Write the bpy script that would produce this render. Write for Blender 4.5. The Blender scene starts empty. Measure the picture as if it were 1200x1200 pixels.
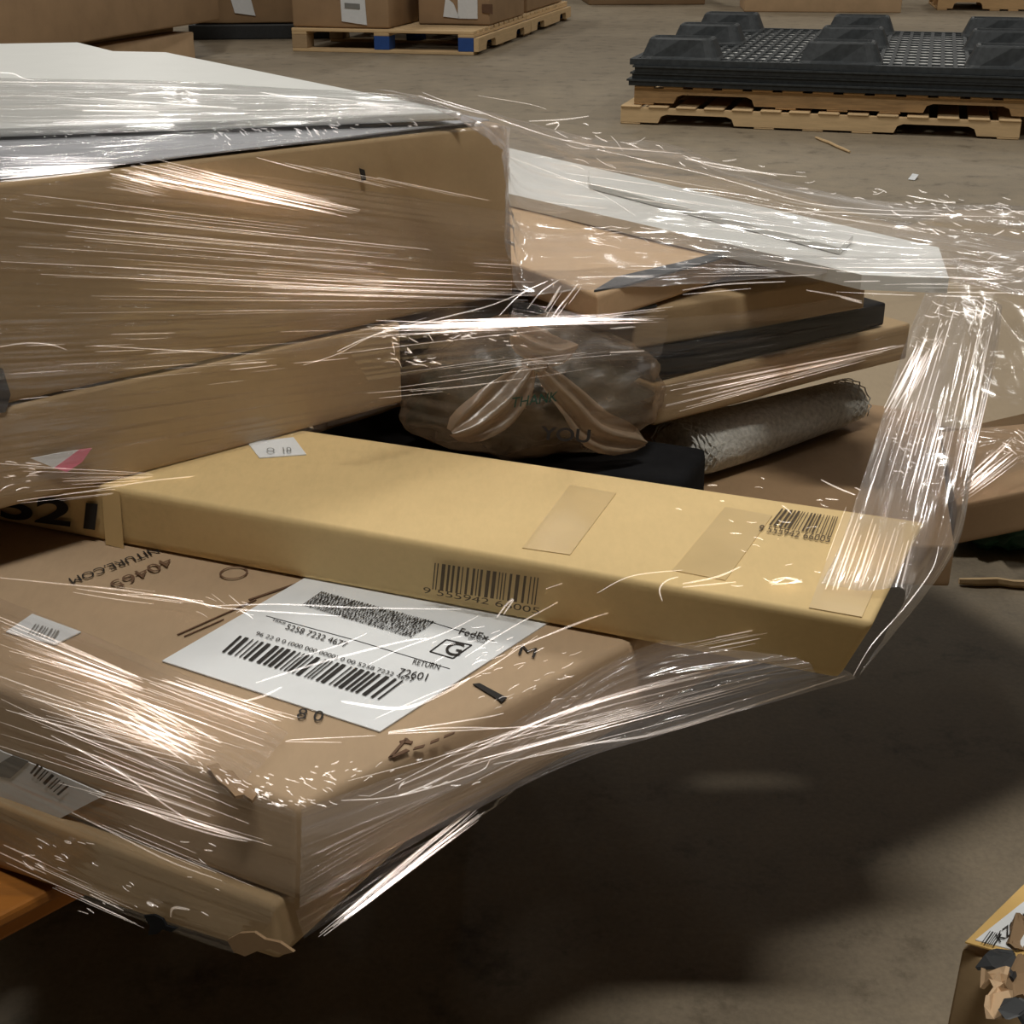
import bpy, bmesh, math, random
from mathutils import Vector, Matrix, noise
random.seed(7)
SC = bpy.context.scene
COL = SC.collection
V = Vector

# ------------------------------------------------------------------ camera, world, lights, exposure
FPX, YH, H = 1600.0, -110.0, 0.85            # focal length in pixels, horizon row, camera height in metres
PITCH = math.atan((600 - YH) / FPX)
cam = bpy.data.cameras.new('camera'); camo = bpy.data.objects.new('camera', cam); COL.objects.link(camo)
cam.sensor_width = 36; cam.lens = 36 * FPX / 1200; cam.clip_start = 0.02; cam.clip_end = 100
camo.location = (0, 0, H); camo.rotation_euler = (math.pi / 2 - PITCH, 0, 0)
SC.camera = camo

w = bpy.data.worlds.new('world'); SC.world = w; w.use_nodes = True
w.node_tree.nodes['Background'].inputs[0].default_value = (0.95, 0.9, 0.82, 1)
w.node_tree.nodes['Background'].inputs[1].default_value = 0.02
SC.view_settings.view_transform = 'Standard'; SC.view_settings.look = 'None'
SC.view_settings.gamma = 1; SC.view_settings.use_curve_mapping = False
SC.view_settings.exposure = -0.62
SC.cycles.transparent_max_bounces = 40
SC.cycles.max_bounces = 10

LAMP_H = 5.6
# ceiling strip lamps, the second to fourth added helpers: position and power
LAMPS = [(0.5, -0.9, 250), (2.6, 1.8, 20), (-2.2, 2.0, 20), (4.6, 3.4, 85), (-1.2, 4.4, 260), (5.6, 6.4, 60),  # second and third added for film streaks, fourth to brighten the far pallets
         (-5.6, 10.5, 80), (-1.6, 11.5, 70), (3.2, 11.5, 80), (7.6, 10.5, 80), (-4.0, 15.5, 100), (0.5, 15.5, 100), (5.0, 15.5, 100), (9.5, 15.5, 90)]
for i, (x, y, pw) in enumerate(LAMPS):
    ld = bpy.data.lights.new('ceiling_and_added_light', 'AREA'); ld.shape = 'RECTANGLE'
    ld.size, ld.size_y = (1.2, 0.3) if i == 0 else (0.3, 1.3); ld.energy = pw; ld.color = (1.0, 0.985, 0.96) if i in (1, 2) else (1.0, 0.96, 0.89)
    lo = bpy.data.objects.new('ceiling_and_added_light', ld); COL.objects.link(lo); lo.location = (x, y, LAMP_H)

# ------------------------------------------------------------------ measuring helpers
FW = V((0, math.cos(PITCH), -math.sin(PITCH))); UP = V((0, math.sin(PITCH), math.cos(PITCH))); RT = V((1, 0, 0))
CAM = V((0, 0, H))
def ray(x, y): return FW * FPX + RT * (x - 600) + UP * (600 - y)
def un(x, y, d):
    r = ray(x, y); return CAM + r * (d / -r.z)
def unp(x, y, p0, n):
    r = ray(x, y); return CAM + r * ((p0 - CAM).dot(n) / r.dot(n))
def hz(z):                       # a horizontal plane at height z as a pixel mapper
    return lambda x, y: un(x, y, H - z)
def pl(p0, n, off=0.0):          # any plane, moved off its surface by off
    q = p0 + n * off
    return lambda x, y: unp(x, y, q, n)

# ------------------------------------------------------------------ materials
def new_mat(name):
    m = bpy.data.materials.new(name); m.use_nodes = True
    nt = m.node_tree; b = nt.nodes['Principled BSDF']
    return m, nt, b
def nd(nt, t, **k):
    n = nt.nodes.new(t)
    for a, v in k.items(): setattr(n, a, v)
    return n
def ramp(nt, fac, stops):
    r = nd(nt, 'ShaderNodeValToRGB'); e = r.color_ramp.elements
    while len(e) > 1: e.remove(e[0])
    e[0].position, e[0].color = stops[0][0], (*stops[0][1], 1)
    for p, c in stops[1:]:
        k = e.new(p); k.color = (*c, 1)
    nt.links.new(fac, r.inputs[0]); return r.outputs[0]
def noise_tex(nt, vec, scale, detail=4, rough=.55, mapping=None):
    t = nd(nt, 'ShaderNodeTexNoise'); t.inputs['Scale'].default_value = scale
    t.inputs['Detail'].default_value = detail; t.inputs['Roughness'].default_value = rough
    if mapping:
        mp = nd(nt, 'ShaderNodeMapping'); mp.inputs['Scale'].default_value = mapping
        nt.links.new(vec, mp.inputs[0]); vec = mp.outputs[0]
    nt.links.new(vec, t.inputs['Vector']); return t.outputs['Fac']
def mul(c, f): return tuple(x * f for x in c)
def bump(nt, b, h, strength, dist):
    bp = nd(nt, 'ShaderNodeBump'); bp.inputs['Strength'].default_value = strength; bp.inputs['Distance'].default_value = dist
    nt.links.new(h, bp.inputs['Height']); nt.links.new(bp.outputs[0], b.inputs['Normal'])

def cardboard(name, c, rough=.78):
    m, nt, b = new_mat(name)
    tc = nd(nt, 'ShaderNodeTexCoord').outputs['Object']
    big = noise_tex(nt, tc, 7, 5, .6)
    fib = noise_tex(nt, tc, 260, 3, .7, (1, .35, 1))
    mx = nd(nt, 'ShaderNodeMath', operation='MULTIPLY_ADD'); mx.inputs[1].default_value = .35
    nt.links.new(fib, mx.inputs[0]); nt.links.new(big, mx.inputs[2])
    col = ramp(nt, mx.outputs[0], [(.35, mul(c, .82)), (.62, c), (.95, mul(c, 1.14))])
    nt.links.new(col, b.inputs['Base Color']); b.inputs['Roughness'].default_value = rough
    b.inputs['Specular IOR Level'].default_value = .3
    bump(nt, b, fib, .12, .0006)
    return m
def plain(name, c, rough=.5, spec=.4, var=.08, scale=30, bumps=0):
    m, nt, b = new_mat(name)
    tc = nd(nt, 'ShaderNodeTexCoord').outputs['Object']
    n = noise_tex(nt, tc, scale, 4)
    col = ramp(nt, n, [(.3, mul(c, 1 - var)), (.7, mul(c, 1 + var))])
    nt.links.new(col, b.inputs['Base Color']); b.inputs['Roughness'].default_value = rough
    b.inputs['Specular IOR Level'].default_value = spec
    if bumps: bump(nt, b, n, bumps, .002)
    return m
def wood(name, c):
    m, nt, b = new_mat(name)
    tc = nd(nt, 'ShaderNodeTexCoord').outputs['Object']
    g = noise_tex(nt, tc, 12, 5, .65, (.6, 6, 6))
    oi = nd(nt, 'ShaderNodeObjectInfo').outputs['Random']
    ad = nd(nt, 'ShaderNodeMath', operation='MULTIPLY_ADD'); ad.inputs[1].default_value = .3
    nt.links.new(oi, ad.inputs[0]); nt.links.new(g, ad.inputs[2])
    col = ramp(nt, ad.outputs[0], [(.3, mul(c, .6)), (.6, c), (.95, mul(c, 1.2))])
    nt.links.new(col, b.inputs['Base Color']); b.inputs['Roughness'].default_value = .8
    bump(nt, b, g, .3, .002); return m

def film_mat(name, haze=.07, wr=1.0, gain=1.0, haze_col=(.86, .83, .84)):
    m = bpy.data.materials.new(name); m.use_nodes = True; nt = m.node_tree; nt.nodes.clear()
    out = nd(nt, 'ShaderNodeOutputMaterial')
    uv = nd(nt, 'ShaderNodeUVMap').outputs[0]
    fine = noise_tex(nt, uv, 1, 4, .65, (7, 260, 1))         # wrinkles drawn out along the stretch
    mid = noise_tex(nt, uv, 1, 3, .6, (4, 60, 1))
    sh = nd(nt, 'ShaderNodeMapRange', interpolation_type='SMOOTHSTEP'); sh.inputs[1].default_value = .55; sh.inputs[2].default_value = .74
    nt.links.new(fine, sh.inputs[0])
    sm = nd(nt, 'ShaderNodeMath', operation='MULTIPLY_ADD'); sm.inputs[1].default_value = 1.3
    nt.links.new(mid, sm.inputs[0]); nt.links.new(sh.outputs[0], sm.inputs[2])
    bp = nd(nt, 'ShaderNodeBump'); bp.inputs['Strength'].default_value = .9 * wr; bp.inputs['Distance'].default_value = .0016
    nt.links.new(sm.outputs[0], bp.inputs['Height'])
    gl = nd(nt, 'ShaderNodeBsdfGlossy'); gl.inputs['Roughness'].default_value = .13; gl.inputs['Color'].default_value = (1, 1, 1, 1)
    nt.links.new(bp.outputs[0], gl.inputs['Normal'])
    df = nd(nt, 'ShaderNodeBsdfDiffuse'); df.inputs['Color'].default_value = (*haze_col, 1)
    tl = nd(nt, 'ShaderNodeBsdfTranslucent'); tl.inputs['Color'].default_value = (*haze_col, 1)
    hz_ = nd(nt, 'ShaderNodeMixShader'); hz_.inputs[0].default_value = .5
    nt.links.new(df.outputs[0], hz_.inputs[1]); nt.links.new(tl.outputs[0], hz_.inputs[2])
    tr = nd(nt, 'ShaderNodeBsdfTransparent'); tr.inputs['Color'].default_value = (.985, .98, .98, 1)
    hv = noise_tex(nt, uv, 1, 4, .6, (4, 60, 1))
    hm = nd(nt, 'ShaderNodeMapRange'); hm.inputs[1].default_value = .35; hm.inputs[2].default_value = .75
    hm.inputs[3].default_value = haze * .25; hm.inputs[4].default_value = haze * 2.2
    nt.links.new(hv, hm.inputs[0])
    m1 = nd(nt, 'ShaderNodeMixShader'); nt.links.new(hm.outputs[0], m1.inputs[0])
    nt.links.new(tr.outputs[0], m1.inputs[1]); nt.links.new(hz_.outputs[0], m1.inputs[2])
    lw = nd(nt, 'ShaderNodeLayerWeight'); lw.inputs[0].default_value = .5
    pw = nd(nt, 'ShaderNodeMath', operation='POWER'); pw.inputs[1].default_value = 3.5; nt.links.new(lw.outputs['Facing'], pw.inputs[0])
    fg = nd(nt, 'ShaderNodeMath', operation='MULTIPLY_ADD'); fg.inputs[1].default_value = .5 * gain; fg.inputs[2].default_value = .075 * gain; fg.use_clamp = True
    nt.links.new(pw.outputs[0], fg.inputs[0])
    m2 = nd(nt, 'ShaderNodeMixShader'); nt.links.new(fg.outputs[0], m2.inputs[0])
    nt.links.new(m1.outputs[0], m2.inputs[1]); nt.links.new(gl.outputs[0], m2.inputs[2])
    nt.links.new(m2.outputs[0], out.inputs[0]); return m
def strand_mat(name):
    m = bpy.data.materials.new(name); m.use_nodes = True; nt = m.node_tree; nt.nodes.clear()
    out = nd(nt, 'ShaderNodeOutputMaterial')
    gl = nd(nt, 'ShaderNodeBsdfGlossy'); gl.inputs['Roughness'].default_value = .24; gl.inputs['Color'].default_value = (1, 1, 1, 1)
    tl = nd(nt, 'ShaderNodeBsdfTranslucent'); tl.inputs['Color'].default_value = (.9, .88, .88, 1)
    tr = nd(nt, 'ShaderNodeBsdfTransparent'); tr.inputs['Color'].default_value = (.97, .97, .97, 1)
    df = nd(nt, 'ShaderNodeBsdfDiffuse'); df.inputs['Color'].default_value = (.16, .155, .155, 1)
    gl.inputs['Color'].default_value = (.20, .20, .205, 1); tl.inputs['Color'].default_value = (.12, .115, .115, 1); tr.inputs['Color'].default_value = (.96, .96, .96, 1)
    a = nd(nt, 'ShaderNodeAddShader'); nt.links.new(df.outputs[0], a.inputs[0]); nt.links.new(gl.outputs[0], a.inputs[1])
    c = nd(nt, 'ShaderNodeAddShader'); nt.links.new(a.outputs[0], c.inputs[0]); nt.links.new(tl.outputs[0], c.inputs[1])
    b = nd(nt, 'ShaderNodeAddShader'); nt.links.new(tr.outputs[0], b.inputs[0]); nt.links.new(c.outputs[0], b.inputs[1])
    nt.links.new(b.outputs[0], out.inputs[0]); return m
def bag_mat(name, lo=.14, hi=.40):
    m = bpy.data.materials.new(name); m.use_nodes = True; nt = m.node_tree; nt.nodes.clear()
    out = nd(nt, 'ShaderNodeOutputMaterial'); tc = nd(nt, 'ShaderNodeTexCoord').outputs['Object']
    n = noise_tex(nt, tc, 38, 5, .6)
    df = nd(nt, 'ShaderNodeBsdfDiffuse'); df.inputs[0].default_value = (.50, .37, .25, 1)
    tl = nd(nt, 'ShaderNodeBsdfTranslucent'); tl.inputs[0].default_value = (.48, .35, .23, 1)
    gl = nd(nt, 'ShaderNodeBsdfGlossy'); gl.inputs['Roughness'].default_value = .3
    tr = nd(nt, 'ShaderNodeBsdfTransparent'); tr.inputs[0].default_value = (.95, .9, .85, 1)
    bp = nd(nt, 'ShaderNodeBump'); bp.inputs['Strength'].default_value = .35; bp.inputs['Distance'].default_value = .003
    nt.links.new(n, bp.inputs['Height'])
    for s in (df, tl, gl): nt.links.new(bp.outputs[0], s.inputs['Normal'])
    a = nd(nt, 'ShaderNodeMixShader'); a.inputs[0].default_value = .45; nt.links.new(df.outputs[0], a.inputs[1]); nt.links.new(tl.outputs[0], a.inputs[2])
    b = nd(nt, 'ShaderNodeMixShader'); nt.links.new(tr.outputs[0], b.inputs[1]); nt.links.new(a.outputs[0], b.inputs[2])
    mr = nd(nt, 'ShaderNodeMapRange'); mr.inputs[1].default_value = .3; mr.inputs[2].default_value = .7; mr.inputs[3].default_value = lo; mr.inputs[4].default_value = hi
    nt.links.new(n, mr.inputs[0]); nt.links.new(mr.outputs[0], b.inputs[0])
    c = nd(nt, 'ShaderNodeMixShader'); c.inputs[0].default_value = .06; nt.links.new(b.outputs[0], c.inputs[1]); nt.links.new(gl.outputs[0], c.inputs[2])
    nt.links.new(c.outputs[0], out.inputs[0]); return m

def concrete():
    m, nt, b = new_mat('concrete')
    tc = nd(nt, 'ShaderNodeTexCoord').outputs['Object']
    n1 = noise_tex(nt, tc, 1.1, 6, .6); n2 = noise_tex(nt, tc, 9, 8, .7); n3 = noise_tex(nt, tc, 160, 3, .6)
    c1 = ramp(nt, n1, [(.3, (.235, .192, .135)), (.7, (.31, .257, .185))])
    c2 = ramp(nt, n2, [(.30, (.45, .43, .40)), (.44, (.93, .93, .93)), (.7, (1.12, 1.1, 1.06))])
    c3 = ramp(nt, n3, [(.3, (.86, .86, .86)), (.7, (1.08, 1.08, 1.08))])
    cur = c1
    for c in (c2, c3):
        mx = nd(nt, 'ShaderNodeMix', data_type='RGBA', blend_type='MULTIPLY'); mx.inputs['Factor'].default_value = 1
        nt.links.new(cur, mx.inputs['A']); nt.links.new(c, mx.inputs['B']); cur = mx.outputs['Result']
    nt.links.new(cur, b.inputs['Base Color'])
    b.inputs['Roughness'].default_value = .62; b.inputs['Specular IOR Level'].default_value = .3
    bump(nt, b, n2, .15, .003); return m

M = dict(
    concrete=concrete(),
    kraft=cardboard('kraft_cardboard', (.365, .258, .142)),
    kraft_yellow=cardboard('yellow_kraft_cardboard', (.62, .455, .220)),
    kraft_red=cardboard('reddish_kraft_cardboard', (.385, .275, .172)),
    kraft_dark=cardboard('dark_kraft_cardboard', (.27, .175, .095)),
    kraft_far=cardboard('warehouse_cardboard', (.33, .215, .12)),
    kraft_dull=cardboard('dull_cardboard', (.30, .235, .155)),
    kraft_tan=cardboard('tan_cardboard', (.56, .39, .235)),
    tape=plain('parcel_tape', (.595, .432, .207), .3, .5, .05),
    tape_dark=plain('dark_tape', (.05, .045, .045), .4),
    white=plain('white_laminate', (.74, .745, .715), .35, .4, .02),
    white_edge=plain('grey_board_edge', (.33, .34, .36), .6),
    paper=plain('white_paper', (.70, .72, .73), .5, .3, .03, 60),
    paper_shade=plain('yellow_margin', (.62, .40, .13), .6),
    ink=plain('black_ink', (.025, .022, .02), .7, .2),
    ink_faded=plain('faded_ink', (.09, .065, .04), .75, .2),
    ink_brown=plain('brown_ink', (.13, .075, .045), .8, .2),
    ink_grey=plain('grey_ink', (.22, .22, .21), .8, .2),
    ink_green=plain('dark_green_ink', (.012, .05, .035), .6, .2),
    pink=plain('pink_sticker', (.75, .22, .30), .5),
    black=plain('black_plastic', (.022, .024, .026), .5, .4, .2, 60),
    black_foam=plain('black_foam', (.012, .012, .013), .9, .1, .2, 80),
    plastic=plain('dark_grey_plastic', (.035, .04, .043), .55, .4, .3, 45),
    reflection_sheet=plain('reflection_sheet', (.62, .62, .60), .5, .4, .5, 30),  # pale tone stands in for reflection in the plastic grid
    wood=wood('pallet_wood', (.56, .36, .175)),
    wood_pale=wood('pale_pallet_wood', (.58, .41, .22)),
    wood_old=wood('weathered_pallet_wood', (.36, .25, .14)),
    orange=wood('orange_painted_wood', (.30, .105, .008)),
    blue=plain('blue_paint', (.02, .07, .26), .6),
    strap=plain('black_strap', (.05, .06, .07), .4),
    foam=plain('grey_white_foam', (.55, .545, .50), .8, .2, .25, 300, .8),
    bag=bag_mat('thin_tan_bag_plastic'),
    bag_fold=bag_mat('folded_tan_bag_plastic', .42, .8),
    garbage=plain('dark_contents', (.012, .022, .017), .4, .5, .5, 60, .8),
    green=plain('green_plastic', (.03, .10, .06), .4),
    film=film_mat('stretch_film', .035, .9, 1.0),
    film_dense=film_mat('stretch_film_layered', .19, .9, 1.2),
    film_clear=film_mat('stretch_film_single', .018, .8, .8),
    strand=strand_mat('rolled_film'),
    wall=plain('painted_block_wall', (.30, .28, .24), .8),
    steel=plain('lamp_housing', (.6, .6, .6), .4),
)

# ------------------------------------------------------------------ object helpers
def empty(name, label, cat, loc, group=None):
    o = bpy.data.objects.new(name, None); COL.objects.link(o); o.location = loc; o.empty_display_size = .05
    tag(o, label, cat, group); return o
def tag(o, label=None, cat=None, group=None, kind=None):
    if label: o['label'] = label
    if cat: o['category'] = cat
    if group: o['group'] = group
    if kind: o['kind'] = kind
    return o
def origin(o):                       # sum of parents' offsets (things are only translated / rotated at top level)
    p = V((0, 0, 0))
    while o is not None: p += V(o.location); o = o.parent
    return p
def link_mesh(name, me, mat, parent=None, smooth=False):
    o = bpy.data.objects.new(name, me); COL.objects.link(o)
    if mat is not None: me.materials.append(mat)
    if parent is not None: o.parent = parent
    if smooth:
        for p in me.polygons: p.use_smooth = True
    return o
def from_bm(name, bm, mat, parent=None, smooth=False, world=True):
    if parent is not None and world:
        off = origin(parent)
        for v in bm.verts: v.co -= off
    me = bpy.data.meshes.new(name); bm.normal_update(); bm.to_mesh(me); bm.free()
    return link_mesh(name, me, mat, parent, smooth)
def from_data(name, verts, faces, mat, parent=None, smooth=False, uvs=None):
    off = origin(parent) if parent is not None else V((0, 0, 0))
    me = bpy.data.meshes.new(name); me.from_pydata([tuple(V(v) - off) for v in verts], [], faces); me.update()
    if uvs is not None:
        l = me.uv_layers.new(name='UVMap')
        for lp in me.loops: l.data[lp.index].uv = uvs[lp.vertex_index]
    return link_mesh(name, me, mat, parent, smooth)

def hexa(top, bot, bevel=.0015, cuts=0, wob=0, seed=0, segs=2):
    bm = bmesh.new()
    t = [bm.verts.new(V(p)) for p in top]; b = [bm.verts.new(V(p)) for p in bot]
    bm.faces.new(t); bm.faces.new(b[::-1])
    for i in range(4): bm.faces.new((t[i], b[i], b[(i + 1) % 4], t[(i + 1) % 4]))
    bmesh.ops.recalc_face_normals(bm, faces=bm.faces)
    if cuts: bmesh.ops.subdivide_edges(bm, edges=bm.edges[:], cuts=cuts, use_grid_fill=True)
    if bevel:
        ed = [e for e in bm.edges if len(e.link_faces) == 2 and e.calc_face_angle(0) > .5]
        bmesh.ops.bevel(bm, geom=ed, offset=bevel, segments=segs, affect='EDGES', profile=.6)
    if wob:
        for v in bm.verts:
            q = v.co * 14 + V((seed * 7.3, 0, 0)); v.co += noise.noise_vector(q) * wob
    return bm
def drop(quad, h): return [V(p) - V((0, 0, h)) for p in quad]
def boxw(x0, x1, y0, y1, z0, z1, bevel=.002, **k):
    t = [V((x0, y0, z1)), V((x1, y0, z1)), V((x1, y1, z1)), V((x0, y1, z1))]
    return hexa(t, drop(t, z1 - z0), bevel, **k)

def carton(name, label, top, h, mat, group=None, bot=None, bevel=.0018, cuts=5, wob=.0012, seed=0, seam=True, cat='box'):
    b = bot or drop(top, h)
    c = sum((V(p) for p in b), V()) / 4
    root = empty(name, label, cat, c, group)
    from_bm('carton_body', hexa(top, b, bevel, cuts, wob, seed), mat, root, True)
    return root
def patch(name, pts, mat, parent, thick=.0003, n=1, label=None):
    """thin flat piece with real thickness: pts in order, raised along its normal"""
    pts = [V(p) for p in pts]
    nn = (pts[1] - pts[0]).cross(pts[-1] - pts[0]).normalized()
    if nn.dot(CAM - pts[0]) < 0: nn = -nn
    k = len(pts)
    vs = [p + nn * thick for p in pts] + [p - nn * .0002 for p in pts]
    fs = [tuple(range(k)), tuple(range(2 * k - 1, k - 1, -1))] + [(i, (i + 1) % k, k + (i + 1) % k, k + i) for i in range(k)]
    bm = bmesh.new(); bv = [bm.verts.new(v) for v in vs]
    for f in fs: bm.faces.new([bv[i] for i in f])
    bmesh.ops.recalc_face_normals(bm, faces=bm.faces)
    o = from_bm(name, bm, mat, parent)
    if label: o['label'] = label
    return o
def pxpatch(name, px, pm, mat, parent, thick=.0003, label=None):
    return patch(name, [pm(x, y) for x, y in px], mat, parent, thick, label=label)
def print_text(name, body, bl, br, tl, pm, mat, parent, lift=.0006, bold=0):
    cu = bpy.data.curves.new(name, 'FONT'); cu.body = body; cu.size = 1; cu.offset = bold
    tmp = bpy.data.objects.new('t', cu); COL.objects.link(tmp)
    bpy.context.view_layer.update()
    me = bpy.data.meshes.new_from_object(tmp)
    COL.objects.unlink(tmp); bpy.data.objects.remove(tmp); bpy.data.curves.remove(cu)
    xs = [v.co.x for v in me.vertices]; ys = [v.co.y for v in me.vertices]
    x0, x1, y0, y1 = min(xs), max(xs), min(ys), max(ys)
    B, R_, T = pm(*bl), pm(*br), pm(*tl)
    n = (R_ - B).cross(T - B).normalized()
    if n.dot(CAM - B) < 0: n = -n
    off = origin(parent)
    for v in me.vertices:
        a = (v.co.x - x0) / (x1 - x0); c = (v.co.y - y0) / (y1 - y0)
        v.co = B + (R_ - B) * a + (T - B) * c + n * lift - off
    me.name = name
    return link_mesh(name, me, mat, parent)
def bars(name, bl, br, tl, tr, pm, mat, parent, n=48, seed=1, lift=.0006, rows=1, gaps=()):
    rg = random.Random(seed)
    BL, BR, TL, TR = (pm(*q) for q in (bl, br, tl, tr))
    nn = (BR - BL).cross(TL - BL).normalized()
    if nn.dot(CAM - BL) < 0: nn = -nn
    vs, fs = [], []
    def P(a, c): return BL * (1 - a) * (1 - c) + BR * a * (1 - c) + TL * (1 - a) * c + TR * a * c + nn * lift
    for r in range(rows):
        c0, c1 = r / rows, (r + 1) / rows
        x = 0.0; cells = []
        while x < n:
            wd = rg.choice((1, 1, 1, 2, 2, 3)); gp = rg.choice((1, 1, 1.5, 2))
            cells.append((x, min(n, x + wd * .8))); x += wd + gp
        for a, b in cells:
            if any(g0 <= a / n <= g1 for g0, g1 in gaps): continue
            i = len(vs); vs += [P(a / n, c0), P(b / n, c0), P(b / n, c1), P(a / n, c1)]; fs.append((i, i + 1, i + 2, i + 3))
    return from_data(name, vs, fs, mat, parent)

# ------------------------------------------------------------------ setting
def struct(name, bm, mat):
    o = from_bm(name, bm, mat); o['kind'] = 'structure'; return o
fb = bmesh.new(); bmesh.ops.create_grid(fb, x_segments=4, y_segments=4, size=1)
for v in fb.verts: v.co = V((v.co.x * 12, v.co.y * 13 + 8, 0))
struct('floor', fb, M['concrete'])
struct('wall_back', boxw(-12, 12, 21, 21.2, 0, 6.5), M['wall'])
struct('wall_left', boxw(-12.2, -12, -5, 21.2, 0, 6.5), M['wall'])
struct('wall_right', boxw(12, 12.2, -5, 21.2, 0, 6.5), M['wall'])
# ------------------------------------------------------------------ big carton stack on the left of the load
a0 = un(70, 580, .275); b0 = un(370, 500, .275)
T = V((b0.x - a0.x, b0.y - a0.y, 0)).normalized(); NF = V((T.y, -T.x, 0)); BK = -NF
FA = pl(a0, NF)                                    # the plane of the tall carton's front
def xyz(p, z): return V((p.x, p.y, z))
art, arb = FA(595, 146), FA(602, 345)
ZA0, ZA1 = .628, .7325
top = [xyz(art - T * .42, ZA1 + .0015), xyz(art, ZA1 - .001), xyz(art + BK * .45, ZA1), xyz(art - T * .42 + BK * .45, ZA1)]
bot = [xyz(arb - T * .42, ZA0), xyz(arb, ZA0), xyz(arb + BK * .45, ZA0), xyz(arb - T * .42 + BK * .45, ZA0)]
big = carton('tall_carton', 'tall plain brown cardboard carton under the white panels with stretch film streaks', top, 0, M['kraft'], bot=bot, seed=1, bevel=.0022)
pxpatch('scuff_mark', [(421, 197), (427, 199), (429, 211), (424, 212)], pl(a0, NF, .002), M['ink'], big)
pxpatch('corner_tape', [(-20, 425), (3, 432), (12, 462), (6, 483), (-20, 486)], pl(a0, NF, .002), M['tape_dark'], big, .0006, 'dark tape strip')
# flaps folded over the open top of the tall carton
q0, q1 = art - T * .40, art - T * .012
patch('top_flap', [xyz(q0 + BK * .003, ZA1 + .0022), xyz(q1 + BK * .003, ZA1 + .0018), xyz(q1 + BK * .12, ZA1 + .003), xyz(q0 + BK * .12, ZA1 + .003)], M['white_edge'], big, .0006, label='grey inner flap')

a2r = FA(470, 470)
top = [xyz(a2r - T * .40, .6265), xyz(a2r, .6265), xyz(a2r + BK * .34, .6265), xyz(a2r - T * .40 + BK * .34, .6265)]
mid = carton('long_carton', 'long brown carton between the tall carton and the narrow yellowish one', [p + NF * .0015 for p in top], .0505, M['kraft'], seed=2)
st = pl(a0, NF, .004)
pxpatch('torn_sticker', [(36, 537), (72, 530), (92, 527), (66, 549)], st, M['paper'], mid, .0004, 'white torn sticker')
pxpatch('pink_sticker', [(92, 527), (107, 525), (96, 541), (78, 553), (63, 548)], st, M['pink'], mid, .0005, 'pink sticker')

# white panels on the tall carton
def panel(name, label, quad, h, group=None):
    root = empty(name, label, 'board', sum(quad, V()) / 4 - V((0, 0, h)), group)
    from_bm('board', hexa(quad, drop(quad, h), .0012, 0), M['white'], root)
    return root
z1 = hz(.7425); pr, pb = z1(541, 131), z1(195, 61); pf = z1(0, 150)
d1 = (pf - pr).normalized(); d2 = (z1(0, 57) - pb).normalized()
panel('flat_pack_board', 'upper white laminated panel lying on the tall brown carton', [pr + d1 * .45, pr, pb, pb + d2 * .5], .0048)
z2 = hz(.7375)
e1, e2, e3 = z2(160, 66), z2(92, 49.5), z2(0, 51)
d3 = (e3 - e2).normalized(); 
q = [xyz(pr + d1 * .45 + BK * .02, .7375), xyz(pr + d1 * .03 + BK * .02, .7375), e2, e2 + d3 * .42]
panel('flat_pack_board', 'lower white panel, its far edge peeking out behind the upper white panel', q, .003)

# ------------------------------------------------------------------ narrow yellowish carton
zs = hz(.575)
fr, fl = zs(1024, 730), zs(140, 572); W_ = (fr - fl).normalized()
br_ = zs(1086, 611); bl_ = zs(370, 505)
W2 = (br_ - bl_).normalized()
top = [fl - W_ * .22, fr, br_, bl_ - W2 * .26]
bot = drop(top, .034); bot[1] = un(983, 796, .309); bot[2] = br_ - W_ * .03 - V((0, 0, .034))
slim = carton('narrow_carton', 'long narrow yellowish carton lying across the load with barcodes', top, 0, M['kraft_yellow'], bot=bot, seed=3, bevel=.003, wob=.0004)
sn = (fr - fl).cross(V((0, 0, 1))).normalized()
if sn.dot(CAM - fl) < 0: sn = -sn
SF = pl(fl, sn, .0006); STP = hz(.5754)
print_text('stencil_number', '-521', (-26, 603), (112, 621), (-24, 573), SF, M['ink'], slim, bold=.03)
bars('barcode', (507, 690), (632, 709), (510, 659), (636, 677), SF, M['ink_faded'], slim, 70, 3)
print_text('barcode_digits', '9 555942 66005', (496, 694), (632, 719), (497, 687), SF, M['ink_faded'], slim)
bars('barcode', (901, 616), (975, 630), (916, 597), (983, 607), STP, M['ink_faded'], slim, 52, 5)
print_text('barcode_digits', '9 555942 66005', (888, 623), (972, 637), (891, 616), STP, M['ink_faded'], slim)
s_ = pxpatch('sticker', [(290, 519), (344, 513), (359, 533), (304, 537)], STP, M['paper'], slim, .0004, 'small white sticker')
print_text('sticker_print', 'O  10', (313, 531), (342, 530), (312, 526), hz(.5768), M['ink_grey'], s_)
pxpatch('tape_strip', [(612, 642), (668, 650), (722, 578), (668, 568)], STP, M['tape'], slim, .00008, 'clear brown tape strip')
pxpatch('tape_strip', [(788, 668), (850, 680), (905, 604), (850, 594)], STP, M['tape'], slim, .00008, 'clear brown tape strip')
pxpatch('tape_strip', [(119, 572), (140, 576), (145, 643), (124, 638)], SF, M['tape'], slim, .00008, 'clear brown tape strip')
pxpatch('tape_strip', [(948, 712), (1010, 723), (1060, 612), (990, 600)], STP, M['tape'], slim, .00008, 'clear tape over the end')

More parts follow.
